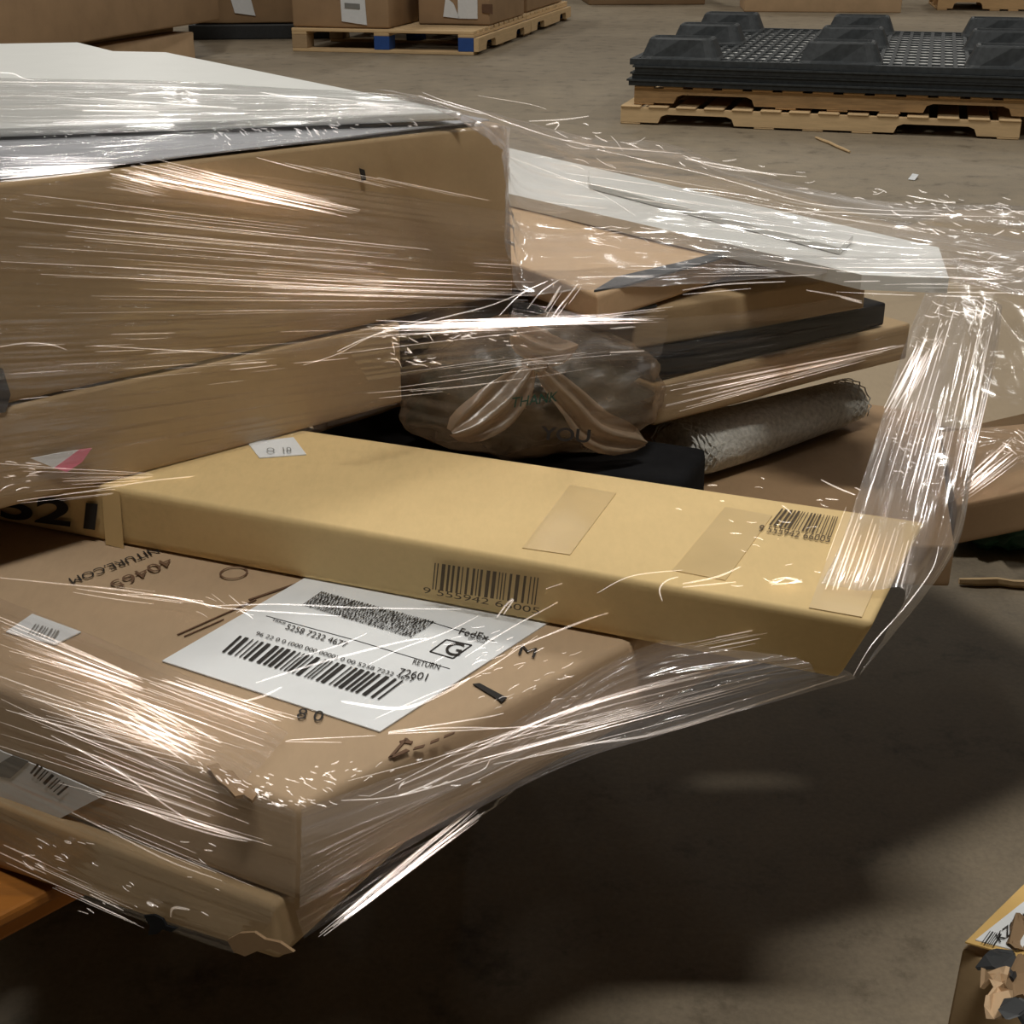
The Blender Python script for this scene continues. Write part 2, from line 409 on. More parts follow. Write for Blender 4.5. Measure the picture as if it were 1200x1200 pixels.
# ------------------------------------------------------------------ labelled cartons at the bottom
N = un(350, 945, .31); uL = (un(0, 806, .31) - N).normalized(); uR = (un(740, 752, .31) - N).normalized()
top = [N, N + uR * .34, N + uR * .34 + uL * .42, N + uL * .42]
bt = drop(top, .0455); bt[0] = un(351, 1058, .3555); bt[3] = bt[3] - V((0, 0, .03))
lab = carton('labelled_carton', 'reddish brown flat carton with a big white shipping label on top', top, 0, M['kraft_red'], bot=bt, seed=4, bevel=.004, wob=.0007)
TB = hz(.5406)
LQ = [(190, 775), (445, 858), (635, 735), (345, 685)]
lpts = [TB(*q) for q in LQ]; ext = (lpts[3] - lpts[0]) * .35; ext2 = (lpts[2] - lpts[1]) * .35
label = patch('shipping_label', [lpts[0], lpts[1], lpts[2] + ext2, lpts[3] + ext], M['paper'], lab, .0004, label='white shipping label')
LP = hz(.5410); I = M['ink']
def LT(body, bl, br, tl, m=I, name='label_text'): print_text(name, body, bl, br, tl, LP, m, label)
bars('stacked_barcode', (354, 710), (481, 748), (377, 694), (511, 730), LP, I, label, 150, 11, rows=13)
bars('barcode', (260, 765), (444, 821), (281, 746), (473, 799), LP, I, label, 96, 12)
LT('TRK#', (318, 729), (334, 733), (320, 726))
LT('5258 7232 4677', (334, 738), (405, 760), (338, 732))
LT('96 22 0 0 (000 000 0000) 0 00 5258 7232 4677', (298, 746), (483, 802), (302, 741), name='tracking_number')
LT('FedEx', (537, 744), (571, 752), (541, 737))
LT('Ground', (548, 750), (567, 755), (550, 747))
LT('G', (519, 767), (538, 770), (527, 753), name='service_letter')
for a, b in (((504, 764), (523, 750)), ((523, 750), (552.6, 756.5)), ((552.6, 756.5), (530.7, 772)), ((530.7, 772), (504, 764))):
    A_, B_ = LP(*a), LP(*b); nn = (B_ - A_).cross(V((0, 0, 1))).normalized() * .0004
    patch('letter_frame', [A_ - nn, B_ - nn, B_ + nn, A_ + nn], I, label, .0003)
LT('RETURN', (483, 779), (514, 786), (486, 773))
LT('72601', (466, 792), (499, 799), (470, 784))
for a, b in (((312, 722), (418, 751)), ((418, 751), (527, 784)), ((501, 728), (580, 752))):
    A_, B_ = LP(*a), LP(*b); nn = (B_ - A_).cross(V((0, 0, 1))).normalized() * .00022
    patch('label_rule', [A_ - nn, B_ - nn, B_ + nn, A_ + nn], I, label, .0002)
BR_ = M['ink_brown']
print_text('printed_number', '40465', (196, 654), (127, 684), (206, 661), TB, BR_, lab)
print_text('printed_address', 'NITURE.COM', (182, 642), (80, 679), (188, 648), TB, M['ink'], lab)
for (a, b, wd) in (((292, 703), (348, 684), .0007), ((208, 744), (300, 703), .0004), ((216, 746), (262, 726), .0003)):
    A_, B_ = TB(*a), TB(*b); nn = (B_ - A_).cross(V((0, 0, 1))).normalized() * wd
    patch('printed_line', [A_ - nn, B_ - nn, B_ + nn, A_ + nn], BR_, lab, .0003)
vs, fs = [], []
c = TB(274, 672)
for k in range(28):
    t = k / 28 * math.tau
    for r in (.0062, .0072): vs.append(c + V((r * math.cos(t), r * math.sin(t), .0005)))
for k in range(28): fs.append((2 * k, 2 * k + 1, (2 * k + 3) % 56, (2 * k + 2) % 56))
from_data('printed_ring', vs, fs, BR_, lab)
print_text('printed_letters', 'M', (607, 768), (626, 772), (611, 757), TB, I, lab)
print_text('printed_letters', '8 0', (347, 843), (377, 847), (351, 831), TB, I, lab)
pxpatch('marker_stroke', [(554, 802), (562, 801), (594, 818), (588, 823)], TB, I, lab)
for px in ([(455, 888), (458, 889), (478, 866), (475, 865)], [(455, 888), (462, 888), (480, 880), (476, 878)], [(468, 869), (478, 866), (480, 868), (470, 871)], [(484, 879), (496, 876), (498, 873), (486, 876)],
           [(504, 872), (514, 868), (515, 865), (505, 869)], [(520, 865), (532, 860), (533, 858), (521, 862)], [(474, 868), (484, 869), (482, 872), (474, 871)]):
    pxpatch('marker_dash', px, TB, M['ink_brown'], lab)
w_ = pxpatch('sticker', [(7, 741), (38, 720), (95, 741), (64, 756)], TB, M['paper'], lab, .0004, 'small white sticker')
bars('sticker_barcode', (33, 744), (66, 751), (42, 732), (72, 741), hz(.5411), M['ink_grey'], w_, 22, 4)
nL = V((-uL.y, uL.x, 0));  nL = nL if nL.dot(CAM - N) > 0 else -nL
BL = pl(N, nL, .0015)
wl = pxpatch('routing_label', [(-20, 868), (2, 880), (64, 905), (124, 931), (22, 984), (-20, 968)], BL, M['paper'], lab, .0004, 'white label on the front')
bars('routing_barcode', (36, 905), (70, 932), (45, 894), (83, 921), pl(N, nL, .0021), I, wl, 26, 6)
for r in range(5):
    print_text('label_text', ('SHIP TO', 'BAY 4', 'STOP 12', 'PCS 1', 'CTN')[r] if False else 'oo oo o ooo', (2, 938 + r * 7), (30, 927 + r * 7), (1, 934 + r * 7), pl(N, nL, .0021), M['ink_grey'], wl) if r < 0 else None
pxpatch('label_block', [(-10, 900), (15, 885), (34, 892), (12, 912), (-10, 908)], pl(N, nL, .0021), M['ink_grey'], wl)
pxpatch('torn_edge', [(243, 900), (256, 897), (261, 905), (273, 906), (281, 916), (294, 921), (301, 934), (296, 941), (286, 934), (276, 936), (266, 925), (255, 917), (249, 908)], TB, M['kraft_dark'], lab, .0012, 'torn dark cardboard edge')

cN = un(322, 1061, .3575)
uC = V((-uL.y, uL.x, 0)); uC = uC if uC.y > 0 else -uC
top = [cN, cN + uC * .33, cN + uC * .33 + uL * .4, cN + uL * .4]
top[3] = top[3] - V((0, 0, .03))
lb_ = drop(top, .028); lb_[3] = lb_[3] - V((0, 0, .028))
low = carton('flat_carton', 'lowest brown flat carton, under the carton with the big shipping label', top, .028, M['kraft'], bot=lb_, seed=5, bevel=.003, wob=.0008)
nC = pl(cN, nL, .009)
pxpatch('torn_corner', [(170, 1072), (182, 1071), (192, 1076), (196, 1084), (209, 1087), (202, 1091), (192, 1088), (186, 1093), (175, 1095), (177, 1084)], nC, M['black_foam'], low, .0008, 'dark torn corner')
pxpatch('torn_flap', [(268, 1100), (283, 1092), (300, 1091), (312, 1099), (330, 1103), (346, 1114), (334, 1117), (318, 1110), (303, 1113), (289, 1119), (276, 1114)], pl(cN, nL, .010), M['kraft_dark'], low, .001, 'loose torn flap')

# plywood board and what carries the load
zb = H - .41
g0, g1 = un(1103, 643, .41), un(1200, 610, .41); gd = (g1 - g0).normalized(); gn = V((-gd.y, gd.x, 0))
def board(label, s0, s1, t0, t1):
    q = [xyz(g0 + gd * s0 + gn * t0, H - .3855), xyz(g0 + gd * s1 + gn * t0, H - .3855), xyz(g0 + gd * s1 + gn * t1, H - .3855), xyz(g0 + gd * s0 + gn * t1, H - .3855)]
    bd = empty('wooden_board', label, 'board', q[0] - V((0, 0, .0245)))
    from_bm('board', hexa(q, drop(q, .0245), .0015, 3, .0006), M['wood'], bd)
board('thick tan wooden board sticking out under the right end of the load', -.36, .55, 0, .15)

bc = un(1176, 553, .355); 
q = [bc, bc + gd * .2, bc + gd * .2 + gn * .2, bc + gn * .2]
l_ = un(1122, 592, .384); q2 = [un(1122, 592, .355), bc + V((.06, -.01, 0)), bc + V((.06, .1, 0)), bc + V((-.02, .08, 0))]
carton('dark_carton', 'dark brown carton corner on the tan board beyond the narrow carton', q2, .0295, M['kraft_dark'], seed=8)

def plank(x0, x1, y0, y1, z0, z1, M_, name, parent): return from_bm(name, boxw(x0, x1, y0, y1, z0, z1, .003, segs=1), M_, parent, world=False)
oa, ob = un(0, 1074, .412), un(46, 1050, .412)
od = (ob - oa).normalized(); on = V((-od.y, od.x, 0))
q = [oa - od * .05, oa + od * .55, oa + od * .55 + on * .06, oa - od * .05 + on * .06]
orr = empty('orange_beam', 'orange painted wooden beam under the bottom cartons at the lower left', 'beam', q[0] - V((0, 0, .05)))
from_bm('beam', hexa(q, drop(q, .007), .002), M['orange'], orr)
q3 = [p_ + on * .004 - V((0, 0, .0075)) for p_ in q]
from_bm('lower_rail', hexa(q3, drop(q3, .009), .002), M['orange'], orr)

# pallets: real stringer pallet with notched stringers, nailed boards
def stringer_mesh(L, hgt, wd, n0=.15, nl=.23, nh=.045):
    bm = bmesh.new(); pr_ = [(0, 0), (n0, 0)]
    for s0 in (n0, L - n0 - nl):
        if s0 != n0: pr_.append((s0, 0))
        pr_ += [(s0 + .012, nh * .75), (s0 + .035, nh), (s0 + nl - .035, nh), (s0 + nl - .012, nh * .75), (s0 + nl, 0)]
    pr_ += [(L, 0), (L, hgt), (0, hgt)]
    a = [bm.verts.new((x, 0, z)) for x, z in pr_]; b = [bm.verts.new((x, wd, z)) for x, z in pr_]
    n = len(pr_)
    bm.faces.new(a); bm.faces.new(b[::-1])
    for i in range(n): bm.faces.new((a[i], b[i], b[(i + 1) % n], a[(i + 1) % n]))
    bmesh.ops.recalc_face_normals(bm, faces=bm.faces)
    me = bpy.data.meshes.new('stringer'); bm.to_mesh(me); bm.free(); return me
def plank_mesh(lx, ly, lz):
    bm = boxw(0, lx, 0, ly, 0, lz, .003, segs=1); me = bpy.data.meshes.new('deck_board'); bm.to_mesh(me); bm.free(); return me
def stringer_pallet(label, loc, rz, L, Wd, hgt=.062, bt=.016, nb=9, mat='wood', nbot=5, group=None, bottoms=True):
    root = empty('wooden_pallet', label, 'pallet', loc, group); root.rotation_euler = (0, 0, rz)
    sm = stringer_mesh(L, hgt, .038, L * .1, L * .2, hgt * .6); sm.materials.append(M[mat])
    zb_ = bt if bottoms else 0
    for k in range(3):
        o = link_mesh('stringer', sm, None, root); o.location = (0, k * (Wd - .038) / 2, zb_)
    bw = .085; pm_ = plank_mesh(bw, Wd + .01, bt); pm_.materials.append(M[mat])
    for k in range(nb):
        o = link_mesh('deck_board', pm_, None, root); o.location = (k * (L - bw) / (nb - 1), -.005, zb_ + hgt)
    if bottoms:
        pb_ = plank_mesh(bw, Wd, bt); pb_.materials.append(M[mat])
        for k in range(nbot):
            t = (0, .37, .5, .63, 1)[k] if nbot == 5 else k / (nbot - 1)
            o = link_mesh('bottom_board', pb_, None, root); o.location = (t * (L - bw), 0, 0)
    return root
# unseen stack of pallets carrying the load; topmost set forward to shade the floor
ph = .588; pc, pn = math.cos(ph), math.sin(ph); PB = V((.36, 1.14, 0))
def pal(s, t, z): return PB + V((-pc * s - pn * t, -pn * s + pc * t, z))
stringer_pallet('topmost unseen wooden pallet set forward under the wrapped load', pal(.70, 0, .3455), ph, .70, 1.0, .062, .016, 9, 'wood_old', group='pallets under the load')
for k in range(3):
    stringer_pallet(('lowest', 'second', 'third')[k] + ' wooden pallet of the stack under the wrapped load', pal(.85, .42, k * .1151), ph, .66, .56, .083, .016, 8, 'wood_old', group='pallets under the load')

# ------------------------------------------------------------------ right hand pile of flat packs
zf = hz(.495)
fpts = [zf(690, 612), zf(1108, 622), zf(1098, 486), zf(1003, 469)]
q = [zf(760, 640), zf(1112, 640), zf(1100, 486), zf(1003, 469), zf(720, 540)]
flat = [zf(700, 600), zf(1112, 628), zf(1100, 485), zf(1001, 469)]
fdir = (zf(1001, 469) - zf(800, 560)).normalized()
A_ = zf(1001, 469); q = [A_ - fdir * .36, zf(1118, 640), zf(1098, 484), A_]
carton('flat_carton', 'brown flat carton behind the narrow carton, under the mesh foam roll', q, .028, M['kraft_dark'], seed=9)

q = [V((x, y, .4755)) for x, y in ((-.35, 1.2), (-.05, 1.09), (.27, 1.045), (.35, 1.005), (.45, 1.06), (.62, 1.16), (1.0, 1.42), (1.0, 1.85), (.60, 1.85), (.50, 1.74), (.33, 2.1), (-.45, 2.1))]  # added sheet, mostly unseen; outline shaped to keep light off the floor
bm = bmesh.new(); tv = [bm.verts.new(v) for v in q]; bv = [bm.verts.new(v - V((0, 0, .009))) for v in q]
bm.faces.new(tv); bm.faces.new(bv[::-1])
for i in range(len(q)): bm.faces.new((tv[i], bv[i], bv[(i + 1) % len(q)], tv[(i + 1) % len(q)]))
bmesh.ops.recalc_face_normals(bm, faces=bm.faces)
cs = empty('added_cardboard_sheet', 'big brown cardboard sheet added at the back of the load to shade the floor', 'sheet', V((0, 1.6, .4665)))
from_bm('sheet', bm, M['kraft_dull'], cs)

# black foam slab under the bag
zk = hz(.542)
q = [zk(330, 520), zk(800, 562), zk(832, 522), zk(470, 470)]
bs = empty('black_foam_slab', 'black foam slab between the narrow carton and the plastic bag', 'foam', sum(q, V()) / 4 - V((0, 0, .045)))
from_bm('slab', hexa(q, drop(q, .045), .006, 4, .003, 3), M['black_foam'], bs, True)

# mesh foam roll
def tube_mesh(path, rads, sides=16, flat=1.0, cap=True):
    vs, fs = [], []
    for i, p in enumerate(path):
        d = (path[min(i + 1, len(path) - 1)] - path[max(i - 1, 0)]).normalized()
        s = d.cross(V((0, 0, 1))).normalized(); u = s.cross(d)
        for k in range(sides):
            t = k / sides * math.tau
            vs.append(p + s * math.cos(t) * rads[i] + u * math.sin(t) * rads[i] * flat)
    for i in range(len(path) - 1):
        for k in range(sides):
            fs.append((i * sides + k, i * sides + (k + 1) % sides, (i + 1) * sides + (k + 1) % sides, (i + 1) * sides + k))
    if cap:
        fs.append(tuple(range(sides))[::-1]); fs.append(tuple((len(path) - 1) * sides + k for k in range(sides)))
    return vs, fs
p0, p1 = un(792, 530, .334), un(996, 470, .336)
path = [p0 + (p1 - p0) * t / 8 for t in range(9)]
fo = empty('foam_roll', 'grey white mesh foam roll squashed under the long carton', 'foam', (p0 + p1) / 2 - V((0, 0, .02)))
vs, fs = tube_mesh(path, [.02, .023, .023, .023, .022, .021, .02, .019, .017], 20, .85)
from_data('roll', vs, fs, M['foam'], fo, True)
# raised net of the foam: rings and runners
vs, fs = [], []
for k in range(46):
    t = k / 45; c = p0 + (p1 - p0) * t; d = (p1 - p0).normalized(); s = d.cross(V((0, 0, 1))).normalized(); u = s.cross(d)
    r = .0228 * (1 - .2 * t); b = len(vs)
    for j in range(25):
        a = j / 24 * math.pi * 1.3 - .5
        cc = c + d * (.0018 * math.sin(j * 2.6 + (k % 2) * 3.14))
        for dr, dd in ((.0, -.0008), (.0016, 0), (.0, .0008)):
            vs.append(cc + d * dd + (-s * math.cos(a) + u * math.sin(a) * .9) * (r + dr * .5))
    for j in range(24):
        for m_ in range(2):
            i = b + j * 3 + m_; fs.append((i, i + 3, i + 4, i + 1))
no = from_data('net', vs, fs, M['foam'], fo, True); no['kind'] = 'stuff'
q = [zf(800, 556) + V((0, 0, .004)), zf(815, 562) + V((0, 0, .004)), zf(1004, 474) + V((0, 0, .004)), zf(996, 466) + V((0, 0, .004))]
fs_ = empty('foam_sheet', 'pale foam sheet lying on the flat carton along the foam roll', 'foam', sum(q, V()) / 4)
from_bm('sheet', hexa(q, drop(q, .0035), .001), M['foam'], fs_)

# long flat packs with a black slab between them
G0, G1 = un(765, 500, .3), un(1062, 420, .3)
GD = (G1 - G0).normalized(); GN = V((-GD.y, GD.x, 0)); GL = (G1 - G0).length
def gq(s0, s1, t0, t1, z): return [xyz(G0 + GD * s0 + GN * t0, z), xyz(G0 + GD * s1 + GN * t0, z), xyz(G0 + GD * s1 + GN * t1, z), xyz(G0 + GD * s0 + GN * t1, z)]
lowp = carton('long_flat_carton', 'long tan flat pack at the bottom of the right pile, under the black slab', gq(0, GL, 0, .20, .577), .027, M['kraft'], seed=11, cat='box')
sl = empty('black_slab', 'black slab sandwiched between two long brown flat packs', 'slab', xyz(G0 + GD * GL / 2, .578))
from_bm('slab', hexa(gq(.002, GL * .90, .004, .19, .5945), gq(.002, GL * .90, .004, .19, .578), .002), M['black_foam'], sl)
u0, u1 = un(742, 366, .23), un(1016, 321, .23); ud = (u1 - u0).normalized(); un_ = V((-ud.y, ud.x, 0))
q = [u0, u1, u1 + un_ * .13, u0 + un_ * .13]
upc = carton('long_flat_carton', 'brown strapped flat pack on top of the black slab', q, .0245, M['kraft'], seed=12)
q = [u0 + un_ * .085 + ud * .0, u0 + un_ * .10 + ud * 0, u1 + un_ * .10 - ud * .03, u1 + un_ * .085 - ud * .03]
patch('strap', [p + V((0, 0, .0012)) for p in q], M['strap'], upc, .001, label='black strap')
patch('strap', [p + V((0, 0, .0012)) for p in (u0 - ud * .001, u0 + ud * .018, u0 + ud * .05 + un_ * .09, u0 + ud * .0 + un_ * .09)], M['strap'], upc, .001, label='black strap')
# tan carton board and white panels behind
zt_ = hz(.641); q = [zt_(700, 347), zt_(868, 290), zt_(700, 205), zt_(500, 268)]
tbx = carton('flat_carton', 'tan flat carton to the right of the tall carton, half under a white panel', q, .0175, M['kraft_tan'], seed=13)
pxpatch('strap', [(696, 342), (722, 326), (800, 308), (862, 292), (858, 300), (735, 335)], hz(.6418), M['strap'], tbx, .001, 'black strap')
zw = hz(.651)
wq = [zw(575, 222), zw(1010, 322), zw(1112, 326), zw(1100, 290), zw(560, 165)]
bm = bmesh.new()
tv = [bm.verts.new(p) for p in wq]; bv = [bm.verts.new(p - V((0, 0, .009))) for p in wq]
bm.faces.new(tv); bm.faces.new(bv[::-1])
for i in range(5): bm.faces.new((tv[i], bv[i], bv[(i + 1) % 5], tv[(i + 1) % 5]))
bmesh.ops.recalc_face_normals(bm, faces=bm.faces)
wp = empty('flat_pack_board', 'long white panel under crinkled film on the right pile', 'board', sum(wq, V()) / 5 - V((0, 0, .009)))
from_bm('board', bm, M['white'], wp)
zw2 = hz(.656)
q = [zw2(690, 214), zw2(985, 290), zw2(1000, 276), zw2(690, 200)]
p2 = empty('white_strip', 'narrow white strip lying on the long white panel', 'strip', sum(q, V()) / 4 - V((0, 0, .0045)))
from_bm('strip', hexa(q, drop(q, .0045), .0006), M['white'], p2)
# dark carton before the right pile, stretched left to stand in for shade
q = [V((-.13, .90, .612)), V((.085, .965, .612)), V((.05, 1.06, .612)), V((-.165, 1.0, .612))]
carton('dark_carton', 'dark brown carton filling the shaded gap behind the plastic bag', q, .116, M['kraft_dark'], seed=14)

# ------------------------------------------------------------------ thin plastic bag
bc_ = V((.010, .800, .575))
bag = empty('plastic_bag', 'knotted thin tan plastic bag with dark contents and green lettering', 'bag', bc_ - V((0, 0, .032)))
def blob(c, r, seed, fold, sub=5):
    bm = bmesh.new(); bmesh.ops.create_icosphere(bm, subdivisions=sub, radius=1)
    for v in bm.verts:
        d = v.co.normalized(); a = math.atan2(d.z, d.x)
        k = 1 + fold * (abs(noise.noise(V((a * 3.2, d.y * 1.2, seed)))) * 1.6 - .3) + .10 * noise.noise(d * 2.3 + V((seed, 0, 0)))
        z = d.z if d.z > 0 else d.z * .82
        v.co = c + V((d.x * r[0] * k, d.y * r[1] * k, z * r[2] * k))
    return bm
bx = V((.805, .57, 0)).normalized()
from_bm('bag_skin', blob(bc_, (.083, .052, .046), 4.0, .07), M['bag'], bag, True)
from_bm('contents', blob(bc_ + V((-.004, .004, -.006)), (.068, .040, .031), 9.0, .28, 4), M['garbage'], bag, True)
def leaf(name, pts_c, widths, nrm, mat, parent, pleat=7):
    vs, fs = [], []; n = len(pts_c); mcount = 15
    for i, (p, w0) in enumerate(zip(pts_c, widths)):
        d = (pts_c[min(i + 1, n - 1)] - pts_c[max(i - 1, 0)]).normalized(); s = d.cross(nrm).normalized()
        for j in range(mcount):
            t = j / (mcount - 1) * 2 - 1
            vs.append(p + s * w0 * t + nrm * (.004 * math.sin(t * pleat + i * .3) * (w0 / max(widths)) + .006 * (1 - t * t)))
    for i in range(n - 1):
        for j in range(mcount - 1):
            a = i * mcount + j; fs.append((a, a + 1, a + mcount + 1, a + mcount))
    return from_data(name, vs, fs, mat, parent, True)
bfn = V((.45, -.89, .2)).normalized(); BP = pl(V((.02, .742, .57)), bfn)
def curve(px, n=12):
    P = [BP(*q) for q in px]; out = []
    for i in range(n):
        t = i / (n - 1) * (len(P) - 1); k = min(int(t), len(P) - 2); f_ = t - k
        a, b, c, d = P[max(k - 1, 0)], P[k], P[k + 1], P[min(k + 2, len(P) - 1)]
        out.append(.5 * ((2 * b) + (c - a) * f_ + (2 * a - 5 * b + 4 * c - d) * f_ ** 2 + (3 * b - 3 * c + d - a) * f_ ** 3))
    return out
leaf('tied_ear', curve([(619, 432), (598, 460), (560, 490), (525, 506)]), [.003, .007, .010, .012, .013, .014, .014, .013, .012, .010, .007, .002], bfn, M['bag_fold'], bag)
leaf('tied_ear', curve([(632, 432), (668, 470), (700, 505), (752, 518)]), [.003, .006, .008, .009, .010, .011, .012, .012, .012, .011, .008, .003], bfn, M['bag_fold'], bag)
leaf('tied_ear', curve([(600, 388), (622, 402), (650, 412), (672, 404)]), [.004, .008, .010, .010, .010, .010, .009, .009, .008, .006, .004, .002], bfn, M['bag_fold'], bag)
bm = blob(BP(626, 430), (.008, .006, .007), 2, .3, 3); from_bm('knot', bm, M['bag'], bag, True)
BPt = pl(V((.02, .742, .57)), bfn, .012)
print_text('bag_lettering', 'YOU', (632, 515), (690, 519), (634, 499), BPt, M['ink'], bag, bold=.02)
print_text('bag_lettering', 'THANK', (598, 478), (652, 470), (600, 466), pl(V((.02, .742, .57)), bfn, .010), M['ink_green'], bag)
# ------------------------------------------------------------------ stretch film
wrap = empty('stretch_wrap', 'clear crinkled stretch film wrapped around the whole load of cartons', 'film', V((0, .6, .45)))
def resample(P, n):
    L = [0]
    # smooth the polyline first
    Q = []
    for i in range(len(P) - 1):
        a, b, c, d = P[max(i - 1, 0)], P[i], P[i + 1], P[min(i + 2, len(P) - 1)]
        for k in range(10):
            f = k / 10
            Q.append(.5 * ((2 * b) + (c - a) * f + (2 * a - 5 * b + 4 * c - d) * f ** 2 + (3 * b - 3 * c + d - a) * f ** 3))
    Q.append(P[-1])
    for i in range(1, len(Q)): L.append(L[-1] + (Q[i] - Q[i - 1]).length)
    out = []; j = 0
    for i in range(n):
        t = L[-1] * i / (n - 1)
        while j < len(L) - 2 and L[j + 1] < t: j += 1
        s = (t - L[j]) / max(1e-9, L[j + 1] - L[j]); out.append(Q[j].lerp(Q[j + 1], min(1, max(0, s))))
    return out
def sheet(rails, nu=50, nv=120, mat='film', amp=.0012, freq=26, seed=0, crinkle=0.0, keep=None, out=None):
    R_ = [resample(r, nu) for r in rails]; m = len(R_)
    G = []
    for j in range(nv):
        t = j / (nv - 1) * (m - 1); k = min(int(t), m - 2); f = t - k; row = []
        for i in range(nu):
            a, b, c, d = R_[max(k - 1, 0)][i], R_[k][i], R_[k + 1][i], R_[min(k + 2, m - 1)][i]
            row.append(b.lerp(c, f) if m == 2 else .5 * ((2 * b) + (c - a) * f + (2 * a - 5 * b + 4 * c - d) * f ** 2 + (3 * b - 3 * c + d - a) * f ** 3))
        G.append(row)
    vs, uvs = [], []
    Lu = sum((G[nv // 2][i + 1] - G[nv // 2][i]).length for i in range(nu - 1)); Lv = sum((G[j + 1][nu // 2] - G[j][nu // 2]).length for j in range(nv - 1))
    for j in range(nv):
        for i in range(nu):
            du = G[j][min(i + 1, nu - 1)] - G[j][max(i - 1, 0)]; dv = G[min(j + 1, nv - 1)][i] - G[max(j - 1, 0)][i]
            n = du.cross(dv)
            n = n.normalized() if n.length > 1e-12 else V((0, 0, 1))
            if n.dot(CAM - G[j][i]) < 0: n = -n
            u, v = i / (nu - 1), j / (nv - 1)
            r = noise.noise(V((u * 2.2, v * freq, seed * 3.1))); r2 = noise.noise(V((u * 3.5, v * freq * 2.7, seed * 5.7 + 9)))
            h = (1 - abs(r) * 2) * .85 + (1 - abs(r2) * 2) * .12
            if crinkle: h += crinkle * noise.noise(V((u * 16, v * 9, seed * 2.3))) + crinkle * .5 * noise.noise(V((u * 38, v * 22, seed)))
            vs.append(G[j][i] + n * (amp * (h + .6))); uvs.append((u * Lu, v * Lv + seed * .37))
    fs = []
    for j in range(nv - 1):
        for i in range(nu - 1):
            a = j * nu + i
            if keep and not keep(sum((vs[q] for q in (a, a + 1, a + nu + 1, a + nu)), V()) / 4): continue
            fs.append((a, a + 1, a + nu + 1, a + nu))
    return from_data('film_sheet', vs, fs, M[mat], wrap, True, uvs)
class Strands:
    def __init__(s): s.v = []; s.f = []
    def add(s, path, r):
        r *= .62; n = len(path); rads = [r * (.25 + .75 * math.sin(math.pi * min(1, max(0, (i + .4) / (n - .2)))) ** .5) for i in range(n)]
        vs, fs = tube_mesh(path, rads, 5, 1, False); b = len(s.v); s.v += vs; s.f += [tuple(b + k for k in f) for f in fs]
    def bunch(s, q, n, pm, r=.0003, lo=.25, hi=.9, bow=.0, jit=.01, seed=0, lift=.002, st=(0, 1)):
        """q: four pixels, start edge q0-q1, end edge q2-q3"""
        rg = random.Random(seed + n * 13)
        for k in range(n):
            a = (k + rg.uniform(.0, 1)) / n; b = min(1, max(0, a + rg.gauss(0, jit)))
            L = rg.uniform(lo, hi); t0 = rg.uniform(st[0], max(st[0], st[1] - L)); t1 = min(1, t0 + L)
            pa = (q[0][0] + (q[1][0] - q[0][0]) * a, q[0][1] + (q[1][1] - q[0][1]) * a); pb = (q[2][0] + (q[3][0] - q[2][0]) * b, q[2][1] + (q[3][1] - q[2][1]) * b)
            path = []; bw = rg.gauss(0, bow) if bow else 0; lf = lift * rg.uniform(.6, 1.4)
            m_ = 9
            for i in range(m_):
                t = t0 + (t1 - t0) * i / (m_ - 1); w_ = math.sin(math.pi * t)
                P = pm(pa[0] + (pb[0] - pa[0]) * t, pa[1] + (pb[1] - pa[1]) * t + bw * w_)
                P = P + (CAM - P).normalized() * lf
                path.append(P)
            s.add(path, r * rg.choice((.45, .6, .8, 1, 1.3)))
    def line(s, px, pm, r=.0004, lift=.002):
        P = [pm(*q) + (CAM - pm(*q)).normalized() * lift for q in px]; s.add(resample(P, max(8, 4 * len(P))), r)
    def sparks(s, n, box, pm, ang=0, ln=7, r=.0004, seed=0, lift=.003):
        rg = random.Random(seed)
        for k in range(n):
            if len(box) == 4: x, y = rg.uniform(box[0], box[2]), rg.uniform(box[1], box[3])
            else:
                t = rg.random(); x = box[0] + (box[2] - box[0]) * t; y = box[1] + (box[3] - box[1]) * t + rg.gauss(0, box[4])
            a = ang + rg.gauss(0, .22); L = ln * rg.uniform(.35, 1.3); c = rg.uniform(-.4, .4)
            P = []
            for i in range(5):
                t = i / 4 - .5; xx = x + L * t * math.cos(a + c * t); yy = y + L * t * math.sin(a + c * t)
                p = pm(xx, yy); P.append(p + (CAM - p).normalized() * lift)
            s.add(P, r * rg.uniform(.45, 1.0))
    def done(s):
        o = from_data('film_strands', s.v, s.f, M['strand'], wrap, True); o['kind'] = 'stuff'; return o
def U(*p): return [un(*q) for q in p]
fa = pl(a0, NF, .004)
def RA(*p): return [fa(*q) for q in p]

# over the tall carton's front
sheet([RA((-60, 168), (300, 205), (610, 250)), RA((-60, 240), (300, 268), (606, 300)), RA((-60, 320), (300, 335), (606, 350)), RA((-60, 400), (300, 385), (604, 362)), RA((-60, 450), (250, 425), (600, 372))],
      50, 170, 'film', .00045, 30, 1, keep=lambda p: p.z < ZA1 - .001)
sheet([RA((-60, 428), (200, 415), (480, 388)), RA((-60, 500), (200, 470), (475, 432)), RA((-60, 560), (180, 520), (470, 470)), RA((-60, 592), (160, 556), (372, 503))], 40, 110, 'film_clear', .0006, 14, 2)
s = Strands()
s.bunch([(0, 222), (0, 320), (470, 278), (640, 352)], 24, fa, .00030, .35, .75, 2, .02, 1)
s.bunch([(180, 185), (120, 205), (430, 245), (410, 258)], 26, fa, .00045, .45, .95, 2, .05, 2)
s.bunch([(150, 195), (90, 215), (240, 228), (190, 232)], 12, fa, .0003, .4, .9, 1, .05, 3)
s.bunch([(280, 180), (300, 178), (480, 235), (600, 240)], 8, fa, .0003, .2, .5, 1, .02, 4)
